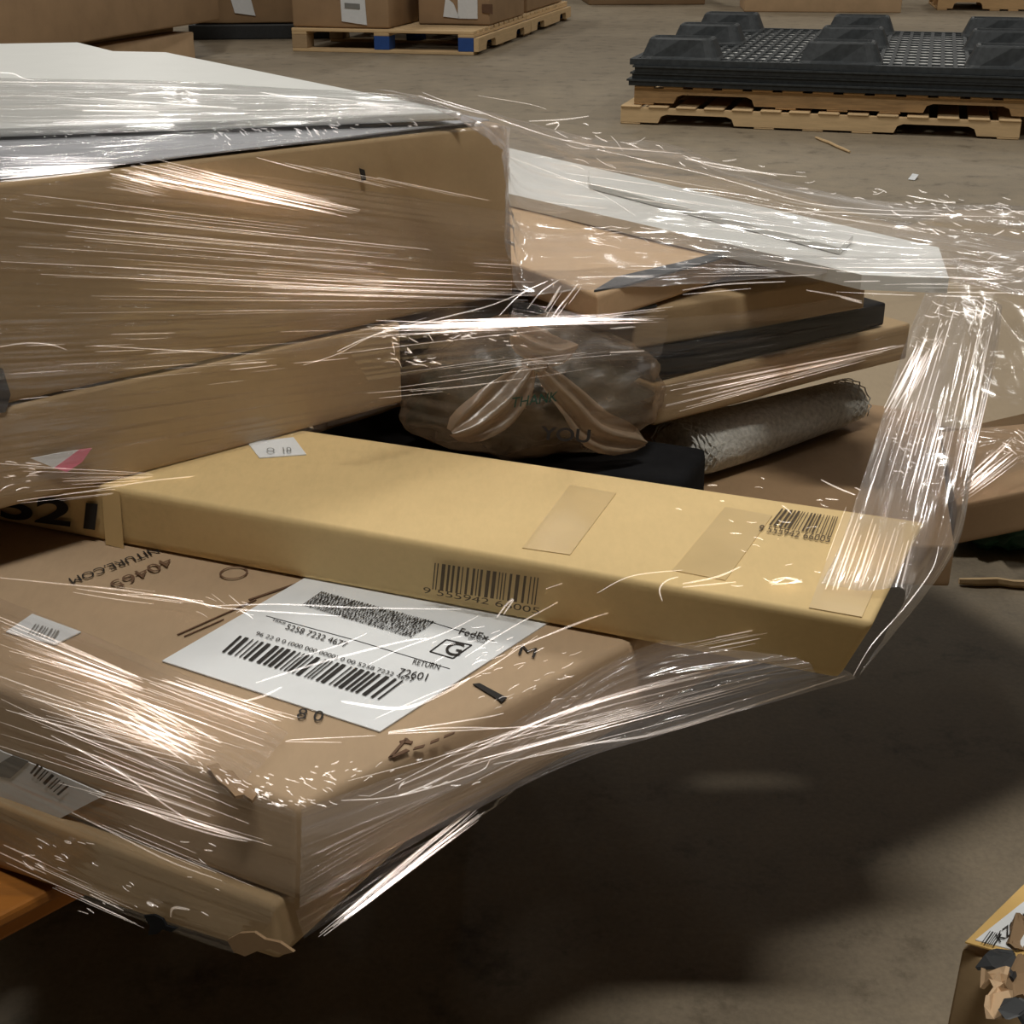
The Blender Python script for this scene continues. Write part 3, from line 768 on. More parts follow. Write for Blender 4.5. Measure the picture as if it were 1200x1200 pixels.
s.bunch([(-30, 300), (-10, 380), (560, 340), (640, 362)], 12, fa, .0003, .3, .6, 2, .02, 5)
s.bunch([(330, 322), (120, 338), (640, 330), (640, 356)], 9, fa, .00045, .5, .8, 1, .03, 6, st=(.2, 1))
s.bunch([(555, 303), (555, 320), (606, 307), (606, 322)], 3, fa, .0004, .8, 1, 0, .02, 7)
s.bunch([(-20, 395), (-20, 480), (400, 385), (420, 432)], 22, fa, .0003, .06, .22, 1, .05, 8)
s.line([(-10, 408), (30, 402), (60, 404), (78, 410)], fa, .0005); s.line([(110, 405), (250, 413), (305, 415)], fa, .0004)
s.line([(270, 427), (312, 424)], fa, .0006); s.line([(355, 428), (395, 415), (440, 392), (500, 372)], fa, .0005)
s.bunch([(400, 378), (395, 398), (790, 372), (770, 385)], 9, pl(a0, NF, .03), .00035, .4, .9, 3, .1, 9)
s.bunch([(-30, 540), (-30, 600), (210, 560), (350, 552)], 12, pl(a0, NF, .006), .0003, .3, .7, 1, .05, 10)
s.sparks(10, (0, 540, 45, 575), pl(a0, NF, .006), 0, 14, .0006, 3)
s.line([(20, 587), (100, 576), (180, 563), (270, 555), (348, 552)], pl(a0, NF, .02), .0005)
s.done()

# over the white panels and the tall carton's top
zp = lambda z: hz(z)
def RZ(z, *p): return [un(x, y, H - z) for x, y in p]
sheet([RZ(.746, (-60, 92), (200, 97), (470, 113)), RZ(.746, (-60, 112), (200, 112), (500, 122)), RZ(.746, (-60, 148), (200, 146), (540, 133)), RZ(.7395, (-60, 195), (250, 170), (585, 143)), RZ(.7365, (-60, 216), (250, 182), (594, 147))],
      60, 130, 'film', .0008, 13, 3, .35)
s = Strands(); tp = hz(.7475); te = hz(.7375)
s.line([(-10, 85), (14, 86), (28, 92), (40, 94)], tp, .0006); s.line([(0, 96), (100, 97), (210, 100)], tp, .0005); s.line([(150, 111), (195, 108), (204, 112)], tp, .0007)
s.sparks(14, (198, 105, 232, 120), tp, .2, 12, .0008, 5); s.line([(305, 108), (340, 113), (372, 114)], tp, .0008); s.line([(424, 120), (460, 127)], tp, .0014)
s.bunch([(-10, 105), (-10, 150), (310, 128), (330, 138)], 12, tp, .0005, .15, .55, 1, .1, 11)
s.sparks(46, (60, 158, 590, 142, 5), hz(.7400), .3, 7, .0006, 6); s.sparks(30, (250, 158, 400, 155, 4), hz(.7400), .6, 8, .0007, 16)
s.bunch([(-20, 180), (-20, 216), (150, 186), (150, 197)], 26, te, .0005, .4, .9, 1, .05, 12)
s.line([(160, 109), (260, 111), (380, 115), (500, 128)], tp, .0004)
s.done()

# the raised web from the tall carton's corner over the right pile
top_r = U((430, 104, .090), (500, 112, .094), (620, 141, .108), (700, 160, .118), (780, 166, .126), (900, 206, .146), (1060, 236, .162), (1200, 244, .168), (1290, 246, .17))
mid1 = U((560, 138, .105), (600, 180, .13), (680, 205, .145), (760, 210, .152), (850, 222, .158), (960, 245, .168), (1080, 262, .176), (1200, 280, .178), (1290, 290, .18))
mid2 = U((596, 160, .12), (604, 250, .17), (690, 262, .176), (770, 268, .18), (860, 278, .184), (980, 292, .188), (1100, 300, .190), (1200, 318, .19), (1290, 330, .19))
low_r = U((600, 250, .16), (606, 340, .203), (690, 343, .204), (770, 338, .206), (860, 330, .206), (980, 322, .2045), (1108, 330, .2), (1200, 352, .2), (1290, 370, .2))
sheet([top_r, mid1, mid2, low_r], 120, 150, 'film_dense', .0018, 12, 4, .7)
s = Strands()
pA = lambda x, y: un(x, y, .100 + max(0, (x - 450)) * .00010)
pR = lambda x, y: un(x, y, .105 + max(0, (x - 560)) * .000095)
pM = lambda x, y: un(x, y, .145 + max(0, (x - 600)) * .00005)
pLw = lambda x, y: un(x, y, .196)
s.line([(495, 108), (520, 118), (560, 130), (600, 145), (680, 168), (800, 180)], pA, .0005); s.line([(490, 112), (540, 127), (565, 133)], pA, .0006)
s.line([(560, 112), (620, 122), (640, 128)], pA, .0003); s.line([(620, 142), (660, 140), (690, 136)], pR, .0006); s.line([(640, 146), (655, 143)], pR, .0008)
s.line([(650, 152), (655, 146), (652, 143)], pR, .0006); s.line([(800, 182), (840, 196), (900, 203), (945, 207)], lambda x, y: un(x, y, .13), .0006)
s.line([(803, 186), (860, 196), (910, 206)], lambda x, y: un(x, y, .131), .0007)
s.line([(1063, 229), (1100, 236), (1120, 238)], lambda x, y: un(x, y, .16), .0006)
s.line([(545, 165), (640, 200), (700, 225), (745, 253)], pM, .00025); s.line([(700, 175), (830, 205), (960, 240), (1100, 248)], pM, .0004)
s.line([(880, 250), (960, 248), (1060, 252), (1190, 254)], pM, .0005)
s.sparks(16, (650, 148, 950, 215, 6), pR, .3, 13, .0006, 21); s.sparks(26, (940, 218, 1200, 248, 7), lambda x, y: un(x, y, .158), .2, 12, .0006, 22)
s.sparks(34, (1050, 236, 1200, 275), lambda x, y: un(x, y, .165), .2, 13, .0007, 23); s.sparks(14, (610, 162, 760, 200), pM, .2, 22, .0005, 24)
s.sparks(24, (690, 265, 760, 290), lambda x, y: un(x, y, .17), .15, 16, .0005, 25); s.sparks(20, (1150, 295, 1200, 345), lambda x, y: un(x, y, .178), -.3, 12, .0005, 26)
s.bunch([(640, 185), (640, 240), (1080, 262), (1100, 300)], 22, lambda x, y: un(x, y, .165 + max(0, y - 200) * .0002), .0003, .1, .4, 4, .05, 27)
s.bunch([(600, 300), (600, 335), (900, 312), (960, 322)], 16, pLw, .0003, .08, .3, 2, .05, 28)
s.bunch([(960, 300), (980, 345), (1200, 300), (1200, 350)], 20, lambda x, y: un(x, y, .186), .0004, .15, .5, 2, .05, 29)
s.line([(800, 340), (850, 333), (920, 330)], pLw, .0007); s.line([(800, 345), (880, 338)], pLw, .0004)
s.line([(895, 304), (950, 312), (1000, 318)], pLw, .0005); s.line([(945, 340), (980, 346), (1010, 353)], lambda x, y: un(x, y, .215), .0008); s.line([(985, 348), (1010, 355)], lambda x, y: un(x, y, .215), .0010)
s.done()

# in front of the right pile
fg = pl(G0, -GN, .012); fg2 = pl(G0, -GN, .02)
def RG(*p): return [fg(*q) for q in p]
sheet([RG((600, 352), (790, 372), (1110, 330)), RG((600, 385), (790, 420), (1108, 365)), RG((620, 420), (790, 455), (1100, 395)), RG((660, 470), (800, 478), (1090, 412))], 50, 90, 'film_clear', .0008, 12, 5)
s = Strands()
s.bunch([(766, 455), (770, 490), (1060, 402), (1062, 410)], 16, fg, .0005, .45, .95, 1, .08, 31)
s.bunch([(430, 388), (440, 375), (785, 372), (770, 378)], 14, fg2, .0005, .4, .95, 3, .1, 32)
s.bunch([(395, 405), (400, 385), (800, 358), (790, 372)], 10, fg2, .0004, .5, .95, 2, .1, 33)
s.line([(395, 412), (440, 392), (520, 372), (580, 356), (640, 330)], fg2, .0006); s.line([(585, 370), (610, 345), (640, 330)], fg2, .0006); s.line([(618, 362), (634, 342), (655, 328)], fg2, .0006)
s.bunch([(630, 372), (650, 380), (655, 328), (690, 330)], 7, fg2, .0006, .4, .8, 2, .1, 34)
s.sparks(34, (430, 392, 640, 395, 5), fg2, .0, 9, .0006, 35); s.sparks(10, (450, 390, 505, 425), fg2, .6, 12, .0006, 36); s.sparks(12, (440, 424, 520, 424, 3), fg2, 0, 12, .0006, 37)
s.line([(715, 413), (755, 411)], fg2, .0009); s.line([(715, 385), (745, 383)], fg2, .0007)
s.line([(395, 415), (500, 402), (650, 385)], fg2, .0003); s.bunch([(430, 440), (430, 470), (740, 400), (740, 425)], 14, fg2, .00025, .2, .6, 3, .05, 38)
s.sparks(16, (1070, 395, 1110, 410), lambda x, y: un(x, y, .24), .5, 9, .0006, 39)
s.done()
sheet([[fg2(*q) for q in ((400, 395), (560, 372), (780, 366))], [fg2(*q) for q in ((410, 415), (560, 400), (780, 392))], [fg2(*q) for q in ((430, 445), (560, 430), (770, 420))]], 40, 60, 'film', .0012, 8, 12, .6)

# gathered film running down the right corner to the narrow carton's end
sheet([U((1086, 340, .207), (1062, 400, .222), (1038, 480, .243), (1010, 570, .263), (985, 640, .2715), (962, 686, .2718)),
       U((1112, 345, .207), (1090, 400, .222), (1068, 480, .24), (1048, 570, .258), (1030, 640, .270), (1010, 694, .2718)),
       U((1142, 350, .208), (1128, 400, .22), (1110, 480, .24), (1090, 570, .258), (1075, 640, .270), (1058, 694, .2715)),
       U((1168, 356, .21), (1162, 400, .222), (1148, 480, .243), (1128, 570, .262), (1106, 650, .280), (1034, 745, .300)),
       U((1172, 360, .214), (1168, 400, .228), (1152, 480, .249), (1134, 570, .27), (1112, 655, .290), (1004, 792, .312))],
      60, 130, 'film_dense', .0008, 13, 6, .2)
s = Strands()
def pv(x, y): return un(x, y, .2035 + max(0, y - 345) * .000232 if y < 640 else .2712)
s.bunch([(1090, 350), (1168, 362), (1000, 610), (1118, 620)], 40, pv, .0004, .12, .45, 3, .03, 41)
s.bunch([(1080, 395), (1116, 372), (1030, 490), (1052, 500)], 12, pv, .0006, .4, .9, 3, .05, 42)
s.bunch([(1150, 420), (1166, 430), (1122, 570), (1132, 570)], 8, pv, .0006, .3, .8, 2, .05, 43)
s.bunch([(998, 575), (1078, 620), (955, 690), (1058, 694)], 15, lambda x, y: un(x, y, .2715), .0006, .5, .95, 2, .02, 44, st=(.15, 1))
s.sparks(26, (1090, 350, 1165, 372), lambda x, y: un(x, y, .206), .3, 14, .0006, 45); s.sparks(16, (1095, 360, 1170, 420), pv, 1.9, 14, .0006, 46)
s.sparks(14, (1030, 490, 1085, 555), pv, .4, 9, .0006, 47)
s.line([(962, 562), (980, 571), (1002, 580)], pv, .0007); s.line([(1100, 640), (1092, 668), (1060, 712), (1022, 755), (1000, 792)], lambda x, y: un(x, y, .27 + (y - 640) * .00027), .0006)
s.sparks(12, (840, 600, 985, 690), hz(.5775), .2, 12, .0005, 48); s.sparks(8, (900, 678, 940, 686), hz(.5775), 0, 22, .0006, 49)
s.line([(800, 684), (840, 676), (868, 664)], hz(.5775), .0007); s.line([(800, 688), (862, 682)], hz(.5775), .0005); s.line([(905, 680), (920, 677), (936, 680), (925, 683)], hz(.5775), .0007)
s.line([(776, 704), (773, 690), (782, 680), (795, 676)], hz(.5775), .0006); s.line([(700, 695), (740, 675), (800, 668)], hz(.5775), .0004)
s.sparks(10, (770, 560, 1010, 600), lambda x, y: un(x, y, .268), .2, 12, .0006, 50)
s.bunch([(1120, 570), (1130, 588), (1185, 508), (1200, 535)], 18, lambda x, y: un(x, y, .335), .0008, .5, .95, 1, .1, 51); s.sparks(14, (1176, 506, 1200, 530), lambda x, y: un(x, y, .33), .5, 12, .0008, 52)
s.done()
sheet([U((1050, 500, .34), (1110, 490, .325), (1180, 505, .325), (1260, 490, .33)), U((1060, 560, .35), (1120, 565, .345), (1195, 520, .335), (1260, 510, .34)), U((1070, 620, .36), (1110, 595, .352), (1200, 540, .345), (1270, 530, .35))], 40, 50, 'film', .003, 7, 7, .2)
# film bridging out to the right beyond the pile corner
sheet([U((1110, 300, .188), (1200, 300, .188), (1290, 300, .19)), U((1120, 345, .205), (1200, 360, .215), (1290, 380, .22)), U((1150, 480, .25), (1220, 480, .25), (1290, 480, .26)), U((1140, 560, .30), (1220, 540, .30), (1290, 530, .30))], 30, 50, 'film_clear', .003, 5, 14, .3)

# bridging from the narrow carton down to the bottom cartons
sheet([U((352, 946, .307), (560, 868, .307), (740, 765, .307), (860, 742, .304)),
       U((352, 985, .322), (560, 900, .318), (740, 800, .312), (930, 770, .302)),
       U((350, 1030, .342), (560, 915, .336), (760, 835, .325), (985, 782, .306)),
       U((350, 1062, .358), (640, 906, .344), (780, 859, .334), (1004, 793, .313))], 70, 140, 'film_dense', .0007, 16, 8, .3)
s = Strands()
pq = lambda x, y: un(x, y, .306 + max(0, (y - (1125 - .5 * x)) * .00022))
s.bunch([(500, 885), (540, 905), (940, 772), (975, 790)], 16, pq, .0004, .3, .7, 4, .05, 61)
s.line([(470, 920), (560, 880), (650, 838), (770, 800), (960, 757)], pq, .0008); s.line([(560, 875), (640, 842), (740, 812), (900, 775)], pq, .0009); s.line([(600, 865), (680, 830), (790, 797)], pq, .0007)
s.line([(455, 860), (540, 856), (610, 852), (690, 848)], pq, .0004); s.line([(455, 858), (560, 842), (590, 836)], pq, .0005); s.line([(455, 859), (520, 853), (585, 853)], pq, .0005)
s.line([(400, 870), (330, 868), (440, 862)], pq, .0003)
s.line([(560, 914), (640, 880), (760, 862), (840, 840), (990, 792)], lambda x, y: un(x, y, .335), .0008); s.line([(760, 860), (800, 850), (860, 830)], lambda x, y: un(x, y, .335), .0010)
s.line([(400, 938), (470, 932), (560, 905), (575, 889)], pq, .0005); s.line([(560, 890), (500, 920), (468, 932)], pq, .0006)
s.bunch([(360, 1105), (385, 1095), (555, 942), (600, 935)], 16, lambda x, y: un(x, y, .372 - max(0, (1100 - y)) * .00008), .0006, .5, .95, 2, .08, 62)
s.line([(408, 915), (520, 885), (600, 856)], pq, .0003); s.line([(420, 932), (440, 930), (560, 868)], pq, .0003)
s.line([(700, 676), (660, 702), (600, 735), (545, 770)], lambda x, y: un(x, y, .296), .0005); s.line([(716, 716), (640, 745), (600, 760)], lambda x, y: un(x, y, .30), .0005)
s.line([(640, 690), (700, 670), (755, 652)], lambda x, y: un(x, y, .285), .0005); s.line([(582, 724), (594, 708), (602, 702), (590, 720)], lambda x, y: un(x, y, .295), .0008)
s.line([(770, 705), (690, 725), (610, 758)], lambda x, y: un(x, y, .297), .0005)
s.bunch([(760, 760), (770, 775), (960, 722), (975, 735)], 8, lambda x, y: un(x, y, .292), .0003, .2, .5, 2, .05, 63)
s.sparks(40, (560, 760, 700, 830), pq, -.4, 12, .0004, 64); s.sparks(14, (490, 735, 600, 775), pq, -.4, 16, .0005, 65)
s.done()
sheet([U((345, 1068, .362), (450, 1010, .362), (600, 932, .356)), U((356, 1100, .372), (450, 1035, .368), (606, 925, .36))], 30, 30, 'film', .0008, 5, 15)

# over the labelled carton's left part, down its front and the flat carton's front
sheet([RZ(.5445, (-80, 672), (100, 742), (250, 808), (338, 860)), RZ(.5445, (-80, 715), (90, 783), (220, 842), (310, 895)), RZ(.5445, (-80, 765), (90, 828), (200, 872), (290, 920)),
       [un(x, y, .3065) for x, y in ((-80, 785), (90, 848), (200, 892), (345, 950))], [pl(N, nL, .006)(x, y) for x, y in ((-80, 800), (90, 860), (200, 908), (345, 956))]], 60, 140, 'film', .0005, 20, 9)
fl_ = pl(N, nL, .006)
sheet([[fl_(*q) for q in ((-80, 795), (120, 872), (348, 950))], [fl_(*q) for q in ((-80, 850), (120, 928), (349, 1000))], [fl_(*q) for q in ((-80, 880), (120, 968), (346, 1058))]], 60, 90, 'film_clear', .00045, 12, 10)
fc = pl(cN, nL, .0055)
sheet([[fc(*q) for q in ((-80, 875), (120, 962), (325, 1062))], [fc(*q) for q in ((-80, 930), (120, 1030), (310, 1090))], [fc(*q) for q in ((-80, 978), (120, 1060), (276, 1116))]], 50, 70, 'film_clear', .0006, 9, 11, .2)
s = Strands(); tb = hz(.5455)
s.bunch([(-30, 735), (-30, 830), (330, 862), (262, 908)], 32, tb, .0004, .25, .7, 3, .03, 71)
s.bunch([(130, 800), (110, 830), (262, 870), (225, 900)], 9, tb, .0006, .5, .95, 2, .05, 72); s.bunch([(150, 790), (200, 790), (300, 848), (360, 842)], 12, tb, .0004, .5, .9, 2, .05, 73)
s.bunch([(-20, 790), (-20, 900), (280, 930), (330, 1000)], 30, fl_, .0003, .2, .6, 4, .03, 74); s.bunch([(-10, 715), (-10, 760), (180, 800), (170, 812)], 16, tb, .0005, .4, .9, 2, .05, 75)
s.line([(-10, 676), (60, 683), (130, 690), (200, 700), (260, 712)], hz(.547), .0006); s.line([(150, 696), (200, 699), (260, 712), (340, 718), (400, 722)], hz(.547), .0006); s.line([(245, 710), (330, 708), (420, 712), (540, 714)], hz(.547), .0006)
s.bunch([(60, 680), (60, 690), (255, 705), (250, 715)], 8, hz(.547), .0004, .2, .5, 2, .1, 76); s.sparks(10, (235, 700, 300, 720), hz(.547), .3, 18, .0005, 77)
s.line([(430, 780), (470, 760), (520, 742), (560, 722)], hz(.5465), .0005); s.line([(300, 800), (380, 775), (470, 752), (500, 748)], hz(.5465), .0008); s.line([(350, 770), (400, 755), (430, 742)], hz(.5465), .0005)
s.line([(440, 842), (500, 815), (560, 790), (630, 745)], hz(.5465), .0005); s.line([(400, 822), (470, 830), (520, 812), (550, 795)], hz(.5465), .0012)
s.line([(285, 822), (310, 815), (330, 805)], hz(.5465), .0008); s.sparks(46, (300, 905, 400, 945), tb, .3, 9, .0005, 78); s.sparks(30, (230, 895, 330, 945, 4), tb, .5, 9, .0006, 79); s.sparks(20, (360, 890, 560, 925), tb, -.4, 9, .0005, 80)
s.bunch([(60, 930), (70, 950), (300, 1030), (320, 1055)], 5, fl_, .0004, .3, .7, 1, .05, 81)
s.line([(84, 952), (140, 980), (200, 1010), (260, 1032)], fl_, .0006); s.line([(60, 862), (140, 905), (220, 960), (295, 985)], fl_, .0006); s.line([(140, 938), (200, 962), (250, 978), (290, 986)], fl_, .0007)
s.sparks(14, (20, 985, 110, 1020), fc, .5, 14, .0005, 82); s.sparks(18, (60, 985, 260, 1075), fc, .4, 10, .0006, 83); s.line([(200, 1075), (203, 1064), (222, 1066)], fc, .0009); s.line([(172, 1057), (180, 1062)], fc, .0014)
s.bunch([(-20, 975), (-20, 1010), (170, 1065), (170, 1090)], 10, fc, .0004, .2, .6, 2, .05, 84)
s.done()

# ------------------------------------------------------------------ warehouse behind
def far_carton(name, label, x0, y0, rz, wx, wy, z0, hgt, mat='kraft_far', group=None, seed=0):
    root = empty(name, label, 'box', V((x0, y0, z0)), group)
    bm = boxw(0, wx, 0, wy, 0, hgt, .012, cuts=3, wob=.004, seed=seed)
    from_bm('carton_body', bm, M[mat], root, True, world=False)
    root.rotation_euler = (0, 0, rz); return root
def local_patch(name, root, pts, mat, label=None):
    vs = [V(p) for p in pts]; n = (vs[1] - vs[0]).cross(vs[-1] - vs[0]).normalized()
    k = len(vs); al = [v + n * .004 for v in vs] + [v - n * .002 for v in vs]
    fs = [tuple(range(k)), tuple(range(2 * k - 1, k - 1, -1))] + [(i, k + i, k + (i + 1) % k, (i + 1) % k) for i in range(k)]
    me = bpy.data.meshes.new(name); me.from_pydata([tuple(v) for v in al], [], fs)
    o = link_mesh(name, me, M[mat], root)
    if label: o['label'] = label
    return o
F0 = un(555, 65, H); FL = un(343, 60, H)
hd = math.atan2((F0 - FL).y, (F0 - FL).x); wd_ = (F0 - FL).length
def block_pallet(label, loc, rz, L, Dp, group):
    root = empty('wooden_pallet', label, 'pallet', loc, group); root.rotation_euler = (0, 0, rz)
    pm_ = plank_mesh(L, .1, .02); pm_.materials.append(M['wood_pale'])
    nb = int(Dp / .13)
    for k in range(nb):
        o = link_mesh('deck_board', pm_, None, root); o.location = (0, k * (Dp - .1) / (nb - 1), .122)
    rm = plank_mesh(.1, Dp, .02); rm.materials.append(M['wood_pale'])
    for x in (0, (L - .1) / 2, L - .1):
        o = link_mesh('runner_board', rm, None, root); o.location = (x, 0, .102)
    om = plank_mesh(L, .1, .02); om.materials.append(M['wood_pale'])
    for y in (0, (Dp - .1) / 2, Dp - .1):
        o = link_mesh('bottom_board', om, None, root); o.location = (0, y, 0)
    me = plank_mesh(.1, .13, .082); me.materials.append(M['blue']); mw = plank_mesh(.1, .13, .082); mw.materials.append(M['wood_old'])
    for x in (0, (L - .1) / 2, L - .1):
        for y in (0, (Dp - .13) / 2, Dp - .13):
            o = link_mesh('block', me if x else mw, None, root); o.location = (x, y, .02)
            if x: o['label'] = 'blue painted block'
    sm_ = stringer_mesh(Dp, .08, .03, .2, .26, .05); sm_.materials.append(M['wood_pale'])
    o = link_mesh('side_board', sm_, None, root); o.location = (L + .004, 0, .022); o.rotation_euler = (0, 0, math.pi / 2)
    o.location.x = L + .032
    return root
bpy_ = block_pallet('pale wooden pallet with blue blocks under two brown cartons', V((FL.x, FL.y, 0)), hd, wd_, 1.5, 'far pallets in a row')
c_, s_h = math.cos(hd), math.sin(hd)
def loc2(o, x, y): return (o.x + c_ * x - s_h * y, o.y + s_h * x + c_ * y)
x2, y2 = loc2(FL, 0, 1.52)
block_pallet('pale wooden pallet, second in line behind the one with blue blocks', V((x2, y2, 0)), hd, wd_, 1.5, 'far pallets in a row')
x_, y_ = loc2(FL, .0, .03)
c1 = far_carton('warehouse_carton', 'brown carton with dark stripe and white label on the far pale pallet', x_, y_, hd, wd_ * .535, .75, .145, .7, 'kraft_far', 'cartons on the far pale pallet', 3)
W1 = wd_ * .535
local_patch('printed_stripe', c1, [(.07, -.004, .19), (.34, -.004, .17), (.34, -.004, .21), (.07, -.004, .24)], 'ink_brown')
wl1 = local_patch('white_label', c1, [(.335, -.006, .04), (.50, -.006, .02), (.49, -.006, .235), (.33, -.006, .255)], 'paper', 'white label')
local_patch('label_print', c1, [(.36, -.011, .12), (.46, -.011, .115), (.46, -.011, .145), (.36, -.011, .15)], 'ink_grey')
local_patch('label_print', c1, [(.35, -.011, .19), (.46, -.011, .185), (.46, -.011, .205), (.35, -.011, .21)], 'ink_grey')
x_, y_ = loc2(FL, wd_ * .60, .42)
c2 = far_carton('warehouse_carton', 'brown carton with torn white tape beside the striped carton', x_, y_, hd, wd_ * .40, 1.0, .145, .7, 'kraft_far', 'cartons on the far pale pallet', 4)
local_patch('white_tape', c2, [(.17, -.006, .05), (.28, -.006, .04), (.24, -.006, .13), (.19, -.006, .17)], 'paper', 'torn white tape')
local_patch('white_tape', c2, [(.27, -.006, .04), (.40, -.006, .04), (.40, -.006, .17), (.27, -.006, .17)], 'paper', 'torn white tape')
local_patch('printed_mark', c2, [(.43, -.006, .08), (.50, -.006, .07), (.50, -.006, .13), (.43, -.006, .13)], 'ink_brown')
x_, y_ = loc2(FL, wd_ * .05, 1.62)
far_carton('warehouse_carton', 'brown carton at the back of the far row, behind the striped carton', x_, y_, hd, wd_ * .93, 1.3, .145, .75, 'kraft_far', None, 5)

# big carton at the upper left on a low flat carton
b0, b1 = un(90, 51.5, H - .21), un(258, 23, H - .21); th = math.atan2((b1 - b0).y, (b1 - b0).x)
bo = b1 - (b1 - b0).normalized() * 2.4
bgc = far_carton('huge_carton', 'huge brown carton at the top left corner, overhanging a low carton', bo.x, bo.y, th, 2.4, 1.3, .21, .9, 'kraft_far', None, 7)
c0, c1_ = un(140, 51, H - .165), un(227, 37, H - .165); t2 = math.atan2((c1_ - c0).y, (c1_ - c0).x)
lo_ = c1_ - (c1_ - c0).normalized() * 2.0
lowc = far_carton('flat_carton', 'low tan carton on the floor beneath the huge carton at the top left', lo_.x, lo_.y, t2, 2.0, 1.2, 0.0, .165, 'kraft_tan', None, 6)
sp = empty('dark_skid', 'dark wooden skid between the huge carton and the low carton', 'skid', V((lo_.x, lo_.y, .165))); sp.rotation_euler = (0, 0, t2)
from_bm('skid_board', boxw(.04, 1.94, .10, 1.1, 0.005, .038, .004), M['wood_old'], sp, world=False)
# dark wrapped load behind
D0 = un(222, 47, H); 
rt = empty('dark_skid', 'low skid in shadow black under the dark brown carton at the top', 'skid', V((D0.x, D0.y, 0))); rt.rotation_euler = (0, 0, .12)
from_bm('skid_board', boxw(0, 1.0, 0, 1.2, 0, .10, .01), M['black'], rt, world=False)  # black stands in for the shadow beneath the dark carton
dc = far_carton('dark_carton', 'dark brown carton with white label on a shadow-black skid', D0.x + .04, D0.y + .03, .12, 1.0, 1.1, .104, .8, 'kraft_dark', None, 8)
local_patch('white_label', dc, [(.28, -.008, .07), (.42, -.008, .05), (.39, -.008, .19), (.25, -.008, .2)], 'paper', 'white label')

# pallets with black plastic pallets at the upper right
P0 = un(727, 145, H); P1 = un(1190, 158, H)
h2 = math.atan2((P1 - P0).y, (P1 - P0).x) - .09; L2 = (P1 - P0).length
stringer_pallet('lower tan wooden pallet on the floor under the black plastic pallets', V((P0.x, P0.y, 0)), h2, L2, 1.6, .0595, .009, 14, 'wood_pale', 5, 'wooden pallets under the black plastic pallets')
ca, sa = math.cos(h2), math.sin(h2)
def l2(x, y, z): return V((P0.x + ca * x - sa * y, P0.y + sa * x + ca * y, z))
stringer_pallet('upper tan wooden pallet directly beneath the black plastic pallets', l2(.05, .03, .0785), h2, L2 + .08, 1.6, .0595, .009, 14, 'wood', 5, 'wooden pallets under the black plastic pallets')
z0 = .0785 + .0785
Lb = L2 + .1; Db = 1.75
def slab_mesh(lattice):
    bm = bmesh.new()
    def bx_(x0, x1, y0, y1, z0, z1):
        t = [(x0, y0, z1), (x1, y0, z1), (x1, y1, z1), (x0, y1, z1)]
        tv = [bm.verts.new(p) for p in t]; bv = [bm.verts.new((p[0], p[1], z0)) for p in t]
        bm.faces.new(tv); bm.faces.new(bv[::-1])
        for i in range(4): bm.faces.new((tv[i], bv[i], bv[(i + 1) % 4], tv[(i + 1) % 4]))
    bx_(0, Lb, 0, .03, 0, .024); bx_(0, Lb, Db - .03, Db, 0, .024); bx_(0, .03, .03, Db - .03, 0, .024); bx_(Lb - .03, Lb, .03, Db - .03, 0, .024)
    bx_(-.008, Lb + .008, -.008, Db + .008, .019, .026)if not lattice else None
    if lattice:
        nx, ny = 34, 14
        for i in range(1, nx): x = i * Lb / nx; bx_(x - .008, x + .008, .03, Db - .03, .015, .022)
        for j in range(1, ny): y = j * Db / ny; bx_(.03, Lb - .03, y - .009, y + .009, .016, .0225)
    bmesh.ops.recalc_face_normals(bm, faces=bm.faces)
    me = bpy.data.meshes.new('deck'); bm.to_mesh(me); bm.free(); me.materials.append(M['plastic']); return me
def foot_mesh():
    bm = bmesh.new(); n = 24; rings = []
    prof = [(.34, .20, 0), (.325, .19, .010), (.27, .15, .076), (.255, .14, .083), (.235, .125, .083), (.225, .12, .074)]
    for (a, b, z) in prof:
        r = []
        for k in range(n):
            t = k / n * math.tau; cx, sy = math.cos(t), math.sin(t)
            e = .28; x = math.copysign(abs(cx) ** e, cx) * a / 2; y = math.copysign(abs(sy) ** e, sy) * b / 2
            if abs(y) > b * .42 and abs(x) < a * .12 and 0 < z < .07: y *= .86
            r.append(bm.verts.new((x, y, z)))
        rings.append(r)
    for i in range(len(rings) - 1):
        for k in range(n): bm.faces.new((rings[i][k], rings[i][(k + 1) % n], rings[i + 1][(k + 1) % n], rings[i + 1][k]))
    bm.faces.new(rings[-1])
    me = bpy.data.meshes.new('foot'); bm.to_mesh(me); bm.free(); me.materials.append(M['plastic']); return me
lat, sol, ft = slab_mesh(True), slab_mesh(False), foot_mesh()
for k in range(4):
    t_ = k == 3
    lb = ('lowest', 'second from the bottom', 'third from the bottom', 'topmost')[k]
    pr_ = empty('plastic_pallet', (lb + ' black plastic pallet of the flat stack' if not t_ else 'topmost black plastic pallet, turned feet up on the stack'), 'pallet', l2(.03 + .012 * ((k * 7) % 3), 0 + .01 * (k % 2), z0 + .002 + k * .0275), 'black plastic pallets'); pr_.rotation_euler = (0, 0, h2)
    link_mesh('deck', lat if t_ else sol, None, pr_)
    if t_:
        for i in range(3):
            for j in range(3):
                f_ = link_mesh('foot', ft, None, pr_); f_.location = (.20 + i * (Lb - .40) / 2, .13 + j * (Db - .26) / 2, .0225)
ps = empty('reflection_sheet', 'pale sheet added as whitish reflection in the grid of the topmost black plastic pallet', 'sheet', l2(.08, .06, z0 + .0905)); ps.rotation_euler = (0, 0, h2)  # added sheet; its colour paints the whitish reflection between the ribs
from_bm('sheet', boxw(0, Lb - .1, 0, Db - .1, 0, .002, .0004), M['reflection_sheet'], ps, world=False)

